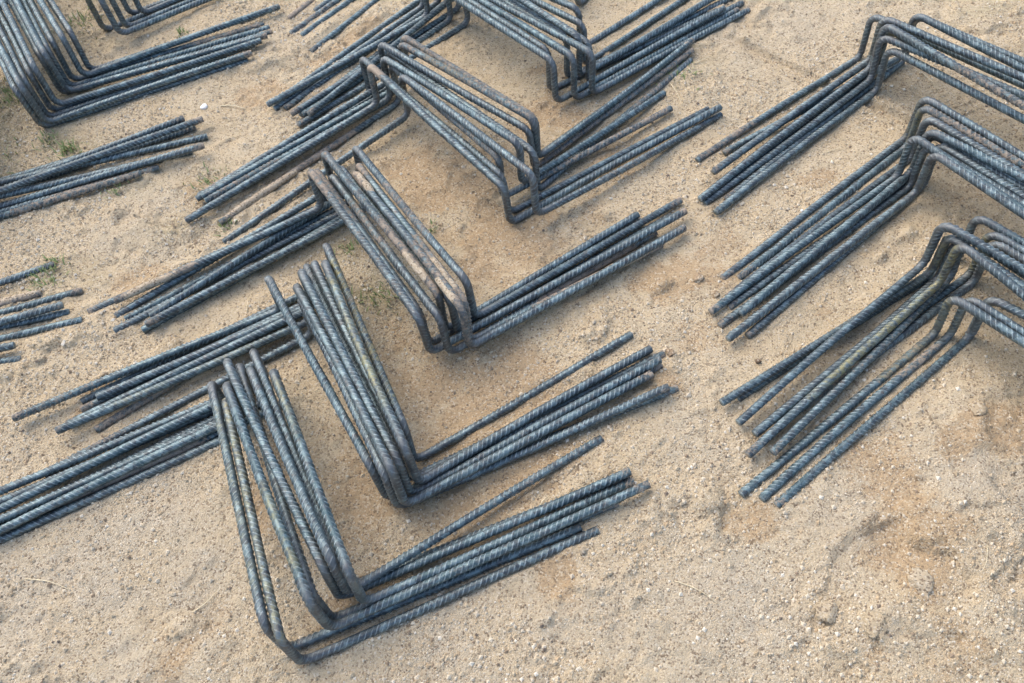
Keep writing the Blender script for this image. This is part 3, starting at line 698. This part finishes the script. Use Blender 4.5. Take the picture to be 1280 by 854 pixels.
def build_bar(bundle, ident, P, marks):
    pts, s, bw = bar_path(P)
    T, N, B = frames(pts)
    Ltot = s[-1]
    org = np.array([P[1][0], P[1][1], 0.0])
    NS = 12
    roll = rng.uniform(0, math.pi)
    # corner stations, for marks given as (leg number, from, to, kind, amount)
    cor = [0.0]
    for k in range(1, 5):
        cor.append(s[np.argmin(np.linalg.norm(pts - np.array(P[k]), axis=1))])
    cor.append(Ltot)

    def mark(kind, ss):
        v = np.zeros_like(ss)
        for leg, a, b, kd, amt in marks:
            if kd != kind:
                continue
            s0 = cor[leg] + a * (cor[leg + 1] - cor[leg])
            s1 = cor[leg] + b * (cor[leg + 1] - cor[leg])
            e = .012
            v = np.maximum(v, amt * np.clip((ss - s0) / e + .5, 0, 1) * np.clip((s1 - ss) / e + .5, 0, 1))
        if kind == 'mud':
            for e0, amt in ((ss, dust[0]), (Ltot - ss, dust[1])):
                v = np.maximum(v, amt * np.clip(1.2 - e0 / .045, 0, 1))
        return v

    dust = rng.uniform(.1, .62, 2)
    th = np.arange(NS) / NS * 2 * math.pi + roll
    ring = np.cos(th)[None, :, None] * N[:, None, :] + np.sin(th)[None, :, None] * B[:, None, :]
    # two lengthwise ribs
    rr = np.full(NS, R_CORE)
    rr[0] += .0007
    rr[NS // 2] += .0007
    Vc = pts[:, None, :] + ring * rr[None, :, None]
    n = len(pts)
    a = (np.arange(n - 1)[:, None] * NS + np.arange(NS)[None, :])
    b = (np.arange(n - 1)[:, None] * NS + (np.arange(NS)[None, :] + 1) % NS)
    F1 = np.stack([a, b, b + NS, a + NS], -1).reshape(-1, 4)
    V = [Vc.reshape(-1, 3)]
    S = [np.repeat(s, NS)]
    RB = [np.zeros(n * NS)]
    cnt = n * NS
    # sheared ends
    caps = []
    for e, k in ((0, 0), (1, n - 1)):
        rim = Vc[k] + T[k] * (.0004 if e else -.0004)
        V.append(np.concatenate([rim, (pts[k] + T[k] * (.0016 if e else -.0016))[None]]))
        S.append(np.full(NS + 1, s[k]))
        RB.append(np.full(NS + 1, .8))
        j = np.arange(NS)
        base = cnt
        tri = np.stack([base + j, base + (j + 1) % NS, np.full(NS, base + NS)], 1)
        if not e:
            tri = tri[:, ::-1]
        caps.append(tri)
        ringq = np.stack([k * NS + j, k * NS + (j + 1) % NS, base + (j + 1) % NS, base + j], 1)
        if not e:
            ringq = ringq[:, ::-1]
        F1 = np.concatenate([F1, ringq])
        cnt += NS + 1
    # slanting crescent ribs in two rows
    pitch = .0106
    K = 7
    phis = np.linspace(-math.radians(74), math.radians(74), K)
    ribs_s = np.arange(.006, Ltot - .006, pitch)
    rows = []
    for row in (0, 1):
        s0 = ribs_s + (pitch * .5 if row else 0) + rng.normal(0, .0005, len(ribs_s))
        wear = np.clip(.85 + .9 * vnoise(s0 * 1.0, s0 * 0 + rng.uniform(0, 50), .07, 300 + row), .3, 1.15) * rng.uniform(.75, 1.1, len(s0))
        sgn = 1 if row else -1
        sc = s0[:, None] + sgn * phis[None, :] * .0058
        hgt = R_RIB * np.cos(phis * 1.05) ** .6
        for dw, hh in ((-.0020, -.0003), (0.0, 1.0), (.0020, -.0003)):
            ss = np.clip(sc + dw, 0, Ltot)
            c = [np.interp(ss, s, pts[:, q]) for q in range(3)]
            nn = np.stack([np.interp(ss, s, N[:, q]) for q in range(3)], -1)
            bb = np.stack([np.interp(ss, s, B[:, q]) for q in range(3)], -1)
            ang = roll + math.pi / 2 + row * math.pi + phis[None, :]
            rad = R_CORE + (hgt[None, :] * wear[:, None] if hh == 1.0 else hh)
            vv = np.stack(c, -1) + (np.cos(ang)[..., None] * nn + np.sin(ang)[..., None] * bb) * (rad * np.ones_like(ss))[..., None]
            rows.append((vv, ss, np.full(ss.shape, 1.0 if hh == 1.0 else 0.0)))
    for row in (0, 1):
        trio = rows[row * 3: row * 3 + 3]
        nr = trio[0][0].shape[0]
        st = np.stack([t[0] for t in trio], 1)          # nr,3,K,3
        V.append(st.reshape(-1, 3))
        S.append(np.stack([t[1] for t in trio], 1).ravel())
        RB.append(np.stack([t[2] for t in trio], 1).ravel())
        bi = cnt + (np.arange(nr) * 3 * K)[:, None, None] + (np.arange(2) * K)[None, :, None] + np.arange(K - 1)[None, None, :]
        q = np.stack([bi, bi + 1, bi + 1 + K, bi + K], -1).reshape(-1, 4)
        if True:
            q = q[:, ::-1]
        F1 = np.concatenate([F1, q])
        cnt += nr * 3 * K
    V = np.concatenate(V) - org
    S = np.concatenate(S)
    RB = np.concatenate(RB)
    bend = np.interp(S, s, bw)
    o = mesh_obj('bent_rebar', V, [F1, np.concatenate(caps)], M_STEEL, loc=tuple(org),
                 attrs={'mud': mark('mud', S), 'paint': mark('paint', S), 'bend': bend, 'rib': RB})
    return o


# leg 0 left foot, 1 left riser, 2 top run, 3 right riser, 4 right foot
MARKS = {'B102': [(4, 0.5, 1, 'mud', 0.7)],
 'B11a': [(0, 0, 0.35, 'mud', 0.5)],
 'B11b': [(1, 0, 1, 'paint', 0.4)],
 'B11c': [(2, 0.4, 0.9, 'mud', 0.45)],
 'B11d': [(2, 0, 0.4, 'paint', 0.9), (1, 0, 1, 'paint', 0.5)],
 'B12a': [(1, 0, 1, 'paint', 0.4)],
 'B12b': [(2, 0.05, 0.7, 'mud', 0.5), (1, 0, 1, 'paint', 0.7)],
 'B13b': [(1, 0, 1, 'paint', 0.9), (0, 0.5, 1, 'paint', 0.3)],
 'B13c': [(0, 0.3, 1, 'paint', 0.9), (1, 0, 1, 'paint', 0.8)],
 'B13d': [(0, 0.4, 1, 'mud', 0.3)],
 'B13g': [(1, 0, 1, 'paint', 0.9), (0, 0.0, 0.3, 'mud', 0.5)],
 'B13g2': [(0, 0, 0.4, 'mud', 0.45)],
 'B14a': [(0, 0.7, 1, 'paint', 0.9), (0, 0.68, 1, 'mud', 0.35), (1, 0, 1, 'paint', 0.9)],
 'B14b': [(0, 0.72, 0.95, 'mud', 0.5), (1, 0, 1, 'paint', 0.4)],
 'B1a': [(0, 0.3, 0.6, 'mud', 0.3), (2, 0.1, 0.9, 'paint', 0.35)],
 'B1b': [(2, 0.0, 1, 'paint', 0.6)],
 'B1c1': [(2, 0.5, 0.9, 'paint', 0.6)],
 'B1d': [(4, 0.5, 1, 'mud', 0.25)],
 'B1e': [(4, 0.9, 1, 'mud', 0.6)],
 'B1f': [(0, 0.25, 0.75, 'mud', 0.75), (2, 0.05, 0.4, 'paint', 0.5)],
 'B2a': [(0, 0, 0.3, 'mud', 0.35)],
 'B2b': [(0, 0.2, 0.9, 'paint', 0.3)],
 'B2b2': [(0, 0, 0.3, 'mud', 0.4)],
 'B2d': [(0, 0.0, 0.45, 'mud', 0.6), (0, 0.3, 0.9, 'paint', 1.0)],
 'B2e': [(2, 0.1, 0.8, 'paint', 0.8)],
 'B2f': [(2, 0.1, 0.9, 'paint', 1.0), (2, 0.2, 0.8, 'mud', 0.25)],
 'B3a': [(0, 0.0, 0.4, 'mud', 0.55), (2, 0, 0.2, 'mud', 0.6), (2, 0.2, 0.9, 'mud', 0.3)],
 'B3a2': [(2, 0, 0.4, 'mud', 0.5), (3, 0, 1, 'mud', 0.4)],
 'B3b': [(2, 0.2, 0.6, 'mud', 0.4), (4, 0.4, 0.9, 'mud', 0.7)],
 'B3c': [(2, 0.5, 1, 'mud', 0.6), (2, 0, 0.5, 'mud', 0.3)],
 'B3d': [(2, 0.0, 0.14, 'mud', 0.7), (2, 0.55, 1, 'mud', 0.5), (3, 0, 1, 'mud', 0.35)],
 'B3e': [(2, 0.0, 0.12, 'mud', 0.6), (2, 0.55, 1, 'mud', 0.55), (3, 0, 1, 'mud', 0.5), (4, 0.3, 1, 'mud', 0.6)],
 'B3f': [(2, 0.3, 0.7, 'mud', 0.45)],
 'B4a': [(2, 0.0, 0.12, 'mud', 1.0), (1, 0.2, 1, 'mud', 0.35)],
 'B4b': [(1, 0, 1, 'mud', 0.3), (0, 0, 0.3, 'mud', 0.6)],
 'B4c': [(0, 0, 0.4, 'mud', 0.4)],
 'B4c3': [(4, 0.6, 0.9, 'mud', 0.4)],
 'B4d': [(4, 0.0, 1, 'mud', 0.5)],
 'B4e': [(2, 0.0, 1, 'mud', 0.42), (2, 0.2, 0.6, 'paint', 0.5)],
 'B4e2': [(2, 0, 1, 'mud', 0.5)],
 'B4g': [(0, 0.0, 0.75, 'mud', 0.62), (4, 0.2, 1, 'mud', 0.45), (2, 0.5, 1, 'mud', 0.4)],
 'B4h': [(4, 0.3, 0.6, 'mud', 0.35)],
 'B5a': [(2, 0.1, 0.4, 'mud', 0.25)],
 'B6c': [(0, 0, 0.3, 'mud', 0.4)],
 'B6e': [(0, 0, 0.5, 'mud', 0.7)],
 'B7a': [(3, 0.4, 1, 'paint', 0.4), (3, 0.5, 1, 'mud', 0.4)],
 'B7b': [(3, 0, 1, 'mud', 0.35)],
 'B7d': [(4, 0.6, 1, 'mud', 0.5)],
 'B8r1': [(3, 0, 1, 'paint', 0.6)],
 'B9': [],
 'B96': [(4, 0.5, 1, 'mud', 0.5)],
 'B97': [(4, 0.4, 1, 'mud', 0.5)]}
GROUPS = {'B1': 'bent bars of the front bundle',
 'B10': 'bent bars with feet entering at the middle left edge',
 'B11': 'bent bars of the top right bundle',
 'B12': 'bent bars of the middle right bundle',
 'B13': 'bent bars of the lower right bundle',
 'B14': 'bent bars of the three-bar bundle',
 'B2': 'bent bars of the second bundle from the front',
 'B3': 'bent bars of the mud-caked bundle',
 'B4': 'bent bars of the bundle above centre',
 'B5': 'bent bars of the top centre bundle',
 'B6': 'bent bars entering at the top edge',
 'B7': 'bent bars of the upper left bundle',
 'B8': 'bent bars of the bundle cut by the top edge',
 'B9': 'bent bars with feet entering at the upper left edge'}
LABELS = {'B101': 'ribbed steel bar, first from the top, whose foot end enters at the middle left edge',
 'B102': 'ribbed steel bar, third from the top, whose foot end enters at the middle left edge',
 'B103': 'ribbed steel bar, second from the top, whose foot end enters at the middle left edge',
 'B104': 'ribbed steel bar, fourth from the top, whose foot end enters at the middle left edge',
 'B105': 'ribbed steel bar, sixth from the top, whose foot end enters at the middle left edge',
 'B106': 'ribbed steel bar, seventh from the top, whose foot end enters at the middle left edge',
 'B107': 'ribbed steel bar, eighth from the top, whose foot end enters at the middle left edge',
 'B108': 'ribbed steel bar, fifth from the top, whose foot end enters at the middle left edge',
 'B11a': 'ribbed steel bar, fourth from the top, in the top right bundle',
 'B11b': 'ribbed steel bar, third from the top, in the top right bundle',
 'B11c': 'ribbed steel bar, fifth from the top, in the top right bundle',
 'B11d': 'ribbed steel bar, sixth from the top, in the top right bundle',
 'B11e': 'ribbed steel bar, eighth from the top, in the top right bundle',
 'B11f': 'ribbed steel bar, second from the top, in the top right bundle',
 'B11g': 'ribbed steel bar, first from the top, in the top right bundle',
 'B11h': 'ribbed steel bar, seventh from the top, in the top right bundle',
 'B12a': 'ribbed steel bar, first from the top, in the middle right bundle',
 'B12b': 'ribbed steel bar, second from the top, in the middle right bundle',
 'B12c': 'ribbed steel bar, fourth from the top, in the middle right bundle',
 'B12d': 'ribbed steel bar, fifth from the top, in the middle right bundle',
 'B12e': 'ribbed steel bar, eighth from the top, in the middle right bundle',
 'B12f': 'ribbed steel bar, ninth from the top, in the middle right bundle',
 'B12f2': 'ribbed steel bar, sixth from the top, in the middle right bundle',
 'B12h': 'ribbed steel bar, third from the top, in the middle right bundle',
 'B12i': 'ribbed steel bar, seventh from the top, in the middle right bundle',
 'B13a': 'ribbed steel bar, fourth from the top, in the lower right bundle',
 'B13b': 'ribbed steel bar, seventh from the top, in the lower right bundle',
 'B13c': 'ribbed steel bar, eighth from the top, in the lower right bundle',
 'B13d': 'ribbed steel bar, fifth from the top, in the lower right bundle',
 'B13f': 'ribbed steel bar, first from the top, in the lower right bundle',
 'B13g': 'ribbed steel bar, second from the top, in the lower right bundle',
 'B13g2': 'ribbed steel bar, third from the top, in the lower right bundle',
 'B13h': 'ribbed steel bar, sixth from the top, in the lower right bundle',
 'B14a': 'ribbed steel bar, third from the top, in the three-bar bundle, lowest at right',
 'B14b': 'ribbed steel bar, second from the top, in the three-bar bundle, lowest at right',
 'B14c': 'ribbed steel bar, first from the top, in the three-bar bundle, lowest at right',
 'B1a': 'ribbed steel bar, first from the lower left, in the front bundle at the bottom',
 'B1b': 'ribbed steel bar, second from the lower left, in the front bundle at the bottom',
 'B1c1': 'ribbed steel bar, third from the lower left, in the front bundle at the bottom',
 'B1c1b': 'ribbed steel bar, fourth from the lower left, in the front bundle at the bottom',
 'B1c2': 'ribbed steel bar, fifth from the lower left, in the front bundle at the bottom',
 'B1d': 'steel bar with one foot lying apart from the rest of the front bundle',
 'B1e': 'ribbed steel bar, eighth from the lower left, in the front bundle at the bottom',
 'B1f': 'ribbed steel bar, seventh from the lower left, in the front bundle at the bottom',
 'B2a': 'ribbed steel bar, first from the lower left, in the second bundle from the front',
 'B2b': 'ribbed steel bar, third from the lower left, in the second bundle from the front',
 'B2b2': 'ribbed steel bar, second from the lower left, in the second bundle from the front',
 'B2c': 'ribbed steel bar, fourth from the lower left, in the second bundle from the front',
 'B2d': 'ribbed steel bar, fifth from the lower left, in the second bundle from the front',
 'B2e': 'ribbed steel bar, seventh from the lower left, in the second bundle from the front',
 'B2f': 'steel bar with yellowish paint, rightmost top of the second bundle from the front',
 'B2g': 'ribbed steel bar, sixth from the lower left, in the second bundle from the front',
 'B3a': 'ribbed steel bar, first from the lower left, in the mud-caked bundle left of centre',
 'B3a2': 'ribbed steel bar, second from the lower left, in the mud-caked bundle left of centre',
 'B3b': 'ribbed steel bar, third from the lower left, in the mud-caked bundle left of centre',
 'B3c': 'ribbed steel bar, fourth from the lower left, in the mud-caked bundle left of centre',
 'B3d': 'mud-caked steel bar with a pale lump of mud at its upper bend',
 'B3e': 'ribbed steel bar, seventh from the lower left, in the mud-caked bundle left of centre',
 'B3f': 'ribbed steel bar, eighth from the lower left, in the mud-caked bundle left of centre',
 'B3g': 'ribbed steel bar, fifth from the lower left, in the mud-caked bundle left of centre',
 'B4a': 'ribbed steel bar whose left bend is whitish, above centre',
 'B4b': 'ribbed steel bar, second from the lower left, in the bundle just above centre',
 'B4c': 'ribbed steel bar, fifth from the lower left, in the bundle just above centre',
 'B4c3': 'ribbed steel bar, sixth from the lower left, in the bundle just above centre',
 'B4d': 'ribbed steel bar, seventh from the lower left, in the bundle just above centre',
 'B4e': 'ribbed steel bar, eighth from the lower left, in the bundle just above centre',
 'B4e2': 'ribbed steel bar, ninth from the lower left, in the bundle just above centre',
 'B4g': 'steel bar with a pale dirt-covered left foot, in the bundle above centre',
 'B4h': 'steel bar with lone lowest left foot, in the bundle above centre',
 'B5a': 'ribbed steel bar, first from the lower left, in the top centre bundle',
 'B5a2': 'ribbed steel bar, second from the lower left, in the top centre bundle',
 'B5b': 'ribbed steel bar, third from the lower left, in the top centre bundle',
 'B5c': 'ribbed steel bar, fifth from the lower left, in the top centre bundle',
 'B5d': 'ribbed steel bar, fourth from the lower left, in the top centre bundle',
 'B5e': 'ribbed steel bar, sixth from the lower left, in the top centre bundle',
 'B5f': 'ribbed steel bar, eighth from the lower left, in the top centre bundle',
 'B5g': 'ribbed steel bar, ninth from the lower left, in the top centre bundle',
 'B5h': 'ribbed steel bar, seventh from the lower left, in the top centre bundle',
 'B6a': 'ribbed steel bar, fifth from the top, with only its foot showing at the top edge',
 'B6b': 'ribbed steel bar, fourth from the top, with only its foot showing at the top edge',
 'B6c': 'ribbed steel bar, third from the top, with only its foot showing at the top edge',
 'B6d': 'ribbed steel bar, first from the top, with only its foot showing at the top edge',
 'B6e': 'ribbed steel bar, second from the top, with only its foot showing at the top edge',
 'B7a': 'ribbed steel bar, first from the lower left, in the large upper left corner bundle',
 'B7a2': 'ribbed steel bar, third from the lower left, in the large upper left corner bundle',
 'B7b': 'ribbed steel bar, fourth from the lower left, in the large upper left corner bundle',
 'B7c': 'ribbed steel bar, sixth from the lower left, in the large upper left corner bundle',
 'B7c2': 'ribbed steel bar, seventh from the lower left, in the large upper left corner bundle',
 'B7d': 'ribbed steel bar, ninth from the lower left, in the large upper left corner bundle',
 'B7e': 'ribbed steel bar, tenth from the lower left, in the large upper left corner bundle',
 'B7f': 'ribbed steel bar, eleventh from the lower left, in the large upper left corner bundle',
 'B7g': 'ribbed steel bar, second from the lower left, in the large upper left corner bundle',
 'B7h': 'ribbed steel bar, fifth from the lower left, in the large upper left corner bundle',
 'B7i': 'ribbed steel bar, eighth from the lower left, in the large upper left corner bundle',
 'B8r1': 'ribbed steel bar, first from the left, in the bundle cut by the top edge',
 'B8r2': 'ribbed steel bar, second from the left, in the bundle cut by the top edge',
 'B8r3': 'ribbed steel bar, third from the left, in the bundle cut by the top edge',
 'B8r4': 'ribbed steel bar, fourth from the left, in the bundle cut by the top edge',
 'B8r5': 'ribbed steel bar, fifth from the left, in the bundle cut by the top edge',
 'B91': 'ribbed steel bar, first from the top, whose foot enters at the upper left edge',
 'B92': 'ribbed steel bar, second from the top, whose foot enters at the upper left edge',
 'B93': 'ribbed steel bar, fourth from the top, whose foot enters at the upper left edge',
 'B94': 'ribbed steel bar, fifth from the top, whose foot enters at the upper left edge',
 'B95': 'ribbed steel bar, sixth from the top, whose foot enters at the upper left edge',
 'B96': 'ribbed steel bar, eighth from the top, whose foot enters at the upper left edge',
 'B97': 'ribbed steel bar, ninth from the top, whose foot enters at the upper left edge',
 'B98': 'ribbed steel bar, seventh from the top, whose foot enters at the upper left edge',
 'B99': 'ribbed steel bar, third from the top, whose foot enters at the upper left edge'}


def mud_crust(parent, P, leg, a, b, thick, seed):
    P = np.array(P, float)
    P[2, 2] += .005
    P[3, 2] += .005
    r = np.random.default_rng(seed)
    n, K = 26, 14
    t = np.linspace(a, b, n)
    C = P[leg] + t[:, None] * (P[leg + 1] - P[leg])
    T = (P[leg + 1] - P[leg]) / np.linalg.norm(P[leg + 1] - P[leg])
    up = np.array([0, 0, 1.0]) - T * T[2]
    up /= np.linalg.norm(up)
    sd = np.cross(T, up)
    th = np.linspace(-math.radians(125), math.radians(125), K)
    A, S_ = np.meshgrid(th, t * np.linalg.norm(P[leg + 1] - P[leg]))
    k = fbm(S_ + seed, A * .009, .02, 4, seed) + .35
    env = np.sin(np.linspace(0, math.pi, n))[:, None] ** .5 * np.cos(A * .70) ** .8
    h = np.clip(k, -.1, 1.0) * env * thick - .0012 * (1 - env)
    R = R_CORE + .0004 + h
    V = C[:, None, :] + np.cos(A)[..., None] * R[..., None] * up + np.sin(A)[..., None] * R[..., None] * sd
    i = (np.arange(n - 1)[:, None] * K + np.arange(K - 1)[None])
    F = np.stack([i, i + 1, i + 1 + K, i + K], -1).reshape(-1, 4)
    org = np.array(parent.location)
    V = V.reshape(-1, 3)
    return mesh_obj('mud_crust', V - org, [F], M_CLOD, parent=parent, attrs={'tint': np.tile(np.array([.56, .46, .33]), (len(V), 1))})


CRUSTS = {'B3d': [(2, .03, .19, .006), (2, .80, .95, .004)], 'B3e': [(2, .72, .93, .0045), (4, .55, .99, .004)], 'B3a': [(0, .04, .30, .0035)],
          'B4g': [(0, .02, .40, .004)], 'B3c': [(2, .74, .92, .0035)], 'B102': [(4, .70, .99, .005)]}
for bundle, ident, P in BARS:
    o = build_bar(bundle, ident, P, MARKS.get(bundle + ident, []))
    tag(o, LABELS[bundle + ident], 'rebar', GROUPS[bundle])
    for n_, cr in enumerate(CRUSTS.get(bundle + ident, [])):
        mud_crust(o, P, cr[0], cr[1], cr[2], cr[3], 70 + n_ + len(LABELS[bundle + ident]))


# ------------------------------------------------------------------ small things on the ground
def lump(name, px, py, size, label, mat, tint, flat=.6, seed=1, sub=3, cat='clod', group=None, rough=.25):
    import bmesh
    bm = bmesh.new()
    bmesh.ops.create_icosphere(bm, subdivisions=sub, radius=1.0)
    v = np.array([q.co for q in bm.verts])
    f = np.array([[w.index for w in q.verts] for q in bm.faces])
    bm.free()
    r = np.random.default_rng(seed)
    k = 1.0
    for j in range(5):
        d = r.normal(size=3)
        d /= np.linalg.norm(d)
        cut = r.uniform(.55, .85)
        pr = v @ d
        v = np.where((pr > cut)[:, None], v - ((pr - cut) * .8)[:, None] * d, v)
    v = v * (1 + rough * (vnoise(v[:, 0] * 3 + seed, v[:, 1] * 3 + v[:, 2] * 2, 1.2, seed) + .9 * vnoise(v[:, 0] * 9, v[:, 1] * 9 + v[:, 2] * 7, 1.1, seed + 3) + .5 * vnoise(v[:, 0] * 21 + v[:, 2] * 13, v[:, 1] * 21, 1.1, seed + 5)))[:, None]
    v = v * np.array([size, size * r.uniform(.75, 1.0), size * flat])
    c = ground_at(px, py)
    z = float(final_height(np.array([c[0]]), np.array([c[1]]))[0])
    o = mesh_obj(name, v, [f], mat, loc=(c[0], c[1], z + size * flat * (.05 if cat == 'clod' else .35)), attrs={'tint': np.tile(np.array(tint, float), (len(v), 1))})
    o.rotation_euler.z = r.uniform(0, 6)
    return tag(o, label, cat, group)


def stalk(px0, py0, px1, py1, label, w=.0011, lift=.004, bow=.05, name='straw'):
    a, b = ground_at(px0, py0), ground_at(px1, py1)
    n = 12
    t = np.linspace(0, 1, n)
    d = (b - a)[:2]
    nrm = np.array([-d[1], d[0]])
    xy = a[:2] + t[:, None] * d + (bow * np.sin(t * math.pi))[:, None] * nrm
    z = final_height(xy[:, 0], xy[:, 1]) + w + lift * np.sin(t * math.pi * .8)
    z = np.maximum(z, np.linspace(z[0], z[-1], n))
    P = np.column_stack([xy, z])
    T, N, B = frames(P)
    K = 6
    th = np.arange(K) / K * 2 * math.pi
    ww = 1.05 * w * (1 - .55 * t)
    V = P[:, None, :] + (np.cos(th)[None, :, None] * N[:, None] + np.sin(th)[None, :, None] * B[:, None]) * ww[:, None, None]
    i = (np.arange(n - 1)[:, None] * K + np.arange(K)[None])
    j = (np.arange(n - 1)[:, None] * K + (np.arange(K)[None] + 1) % K)
    F = np.stack([i, j, j + K, i + K], -1).reshape(-1, 4)
    caps = np.array([list(range(K))[::-1], [(n - 1) * K + q for q in range(K)]])
    o = mesh_obj(name, V.reshape(-1, 3) - a, [F, caps], M_STRAW, loc=tuple(a))
    return tag(o, label, 'straw', 'dry stalks lying on the sand')


def grass(px, py, n, spread, length, label, seed):
    r = np.random.default_rng(seed)
    c = ground_at(px, py)
    root = bpy.data.objects.new('grass_tuft', None)
    COL.objects.link(root)
    root.location = tuple(c)
    root.empty_display_size = .02
    tag(root, label, 'grass', 'small grass tufts in the sand')
    Vs, Fs, cnt = [], [], 0
    for k in range(n):
        p = c[:2] + r.normal(0, spread, 2)
        z = float(final_height(np.array([p[0]]), np.array([p[1]]))[0]) - .001
        a = r.uniform(0, 6.28)
        L = length * r.uniform(.5, 1.2)
        lean = r.uniform(.25, 1.2)
        t = np.linspace(0, 1, 5)
        hx = L * (np.sin(lean * t) * .8)
        hz = L * np.sin(t * 1.6) / 1.6 * math.cos(lean * .7)
        w = .0014 * r.uniform(.7, 1.4) * (1 - t ** 2 * .95)
        dirv = np.array([math.cos(a), math.sin(a)])
        sd = np.array([-dirv[1], dirv[0]])
        mid = np.column_stack([p[0] + hx * dirv[0], p[1] + hx * dirv[1], z + hz])
        l = mid + np.column_stack([w * sd[0], w * sd[1], w * 0])
        rr = mid - np.column_stack([w * sd[0], w * sd[1], w * 0])
        ce = mid - np.column_stack([0 * w, 0 * w, w * .6])
        Vs.append(np.concatenate([l, ce, rr]))
        i = np.arange(4)
        Fs.append(np.concatenate([np.stack([cnt + i, cnt + i + 1, cnt + 5 + i + 1, cnt + 5 + i], 1),
                                  np.stack([cnt + 5 + i, cnt + 5 + i + 1, cnt + 10 + i + 1, cnt + 10 + i], 1)]))
        cnt += 15
    o = mesh_obj('blades', np.concatenate(Vs) - c, [np.concatenate(Fs)], M_GRASS, parent=root)
    o['kind'] = 'stuff'
    return root


lump('white_stone', 255, 134, .0105, 'small bright white stone on bare sand at the upper left', M_WHITE, (.8, .8, .78), .6, 4, 3, 'stone', None, .12)
lump('white_stone', 1002, 265, .0042, 'tiny white pebble left of the middle right bundle', M_WHITE, (.8, .8, .78), .7, 9, 2, 'stone', None, .12)
lump('dark_stone', 948, 452, .0068, 'small dark brown pebble between two right-hand bundles', M_CLOD, (.16, .11, .075), .7, 12, 3, 'stone', None, .12)
lump('soil_clod', 1031, 768, .021, 'rounded pale sandy clod at the lower right, left of a flat one', M_CLOD, (.62, .50, .33), .42, 21, 4)
lump('soil_clod', 1092, 786, .024, 'flat pale sandy clod at the lower right with brown soil behind', M_CLOD, (.56, .45, .29), .26, 22, 4)
lump('soil_clod', 1150, 734, .026, 'broad lumpy sandy clod below the long ochre patch', M_CLOD, (.60, .49, .33), .3, 23, 4)
lump('soil_clod', 1216, 519, .018, 'sandy clod near the right edge below the lowest right bundle', M_CLOD, (.56, .44, .28), .45, 24, 4)
lump('soil_clod', 873, 352, .013, 'crumbly brown clod before a foot end right of centre', M_CLOD, (.44, .32, .20), .7, 25, 4)
lump('soil_clod', 894, 372, .011, 'small ochre clod under the foot ends of the middle right bundle', M_CLOD, (.45, .32, .19), .7, 26, 4)
lump('soil_clod', 729, 690, .009, 'small pale clod just below the lowest foot of the front bundle', M_CLOD, (.55, .45, .31), .7, 27, 4)
lump('soil_clod', 838, 444, .011, 'brown clod at the tips of the second bundle from the front', M_CLOD, (.40, .28, .17), .7, 28, 4)

stalk(32, 724, 88, 738, 'thin pale straw on grit near the lower left edge')
stalk(240, 765, 272, 738, 'curved thin straw on the sand near the bottom left', bow=-.1)
stalk(672, 643, 684, 622, 'short pale straw between the front bundle\'s single and grouped feet', w=.0016)
stalk(276, 132, 306, 136, 'pale straw beside the small white stone', w=.0019)
stalk(470, 436, 492, 420, 'reddish straw beside the second bundle from the front', w=.0009)
stalk(310, 393, 317, 362, 'upright-lying straw between two left feet bundles', w=.0008)
stalk(843, 727, 896, 757, 'long thin root-like straw on grit below centre right', w=.0009)
stalk(1148, 93, 1172, 116, 'pale straw between the top and middle right bundles', w=.0013)
stalk(1228, 688, 1222, 720, 'tiny pale straw on grit at the right, beside the ochre patch', w=.0007)
stalk(838, 107, 852, 132, 'dry straw among others right of the fanned feet, lower one', w=.0012)
stalk(868, 82, 890, 72, 'dry straw among others right of the fanned feet, upper one', w=.0012)
stalk(1032, 192, 1054, 186, 'dry straw between the top and middle right bundles\' feet', w=.0009)
stalk(908, 182, 916, 206, 'short straw left of the top right bundle\'s foot ends', w=.0012)

grass(104, 28, 52, .030, .028, 'dull green tuft beside the risers at the upper left, top edge', 13)
grass(8, 205, 37, .030, .024, 'low olive tuft at the left edge above the crossing feet', 14)
grass(70, 330, 30, .016, .026, 'fresh green tuft touching a lone foot end at the left edge', 15)
grass(88, 187, 75, .016, 0.034, 'bright green grass tuft below the upper left bundle', 1)
grass(60, 350, 49, .022, 0.028, 'sparse yellowish green tuft by the foot ends at the left edge', 2)
grass(472, 372, 55, .020, 0.025, 'low green tuft beside the mud-caked bundle\'s top bars', 3)
grass(282, 282, 26, .010, 0.023, 'tiny green tuft at a muddy foot end, left of centre', 4)
grass(18, 118, 75, .030, 0.034, 'dull green tuft at the left edge under the upper left bundle', 5)
grass(60, 176, 33, .014, 0.025, 'small green tuft at the lowest bend of the upper left bundle', 6)
grass(150, 232, 42, .022, 0.023, 'thin green tuft under the feet at the upper left', 7)
grass(262, 226, 42, .020, 0.021, 'faded green tuft left of the whitish-bend bundle\'s foot ends', 8)
grass(543, 287, 12, .007, 0.021, 'single little green sprout between the two central bundles', 9)
grass(228, 45, 22, .012, 0.023, 'tiny green tuft on the far side of the upper left feet', 10)
grass(432, 310, 29, .014, 0.023, 'faint green tuft beyond the second bundle\'s tallest bar end', 11)
grass(850, 96, 42, .030, 0.023, 'dry looking tuft right of the fanned feet at top centre', 12)
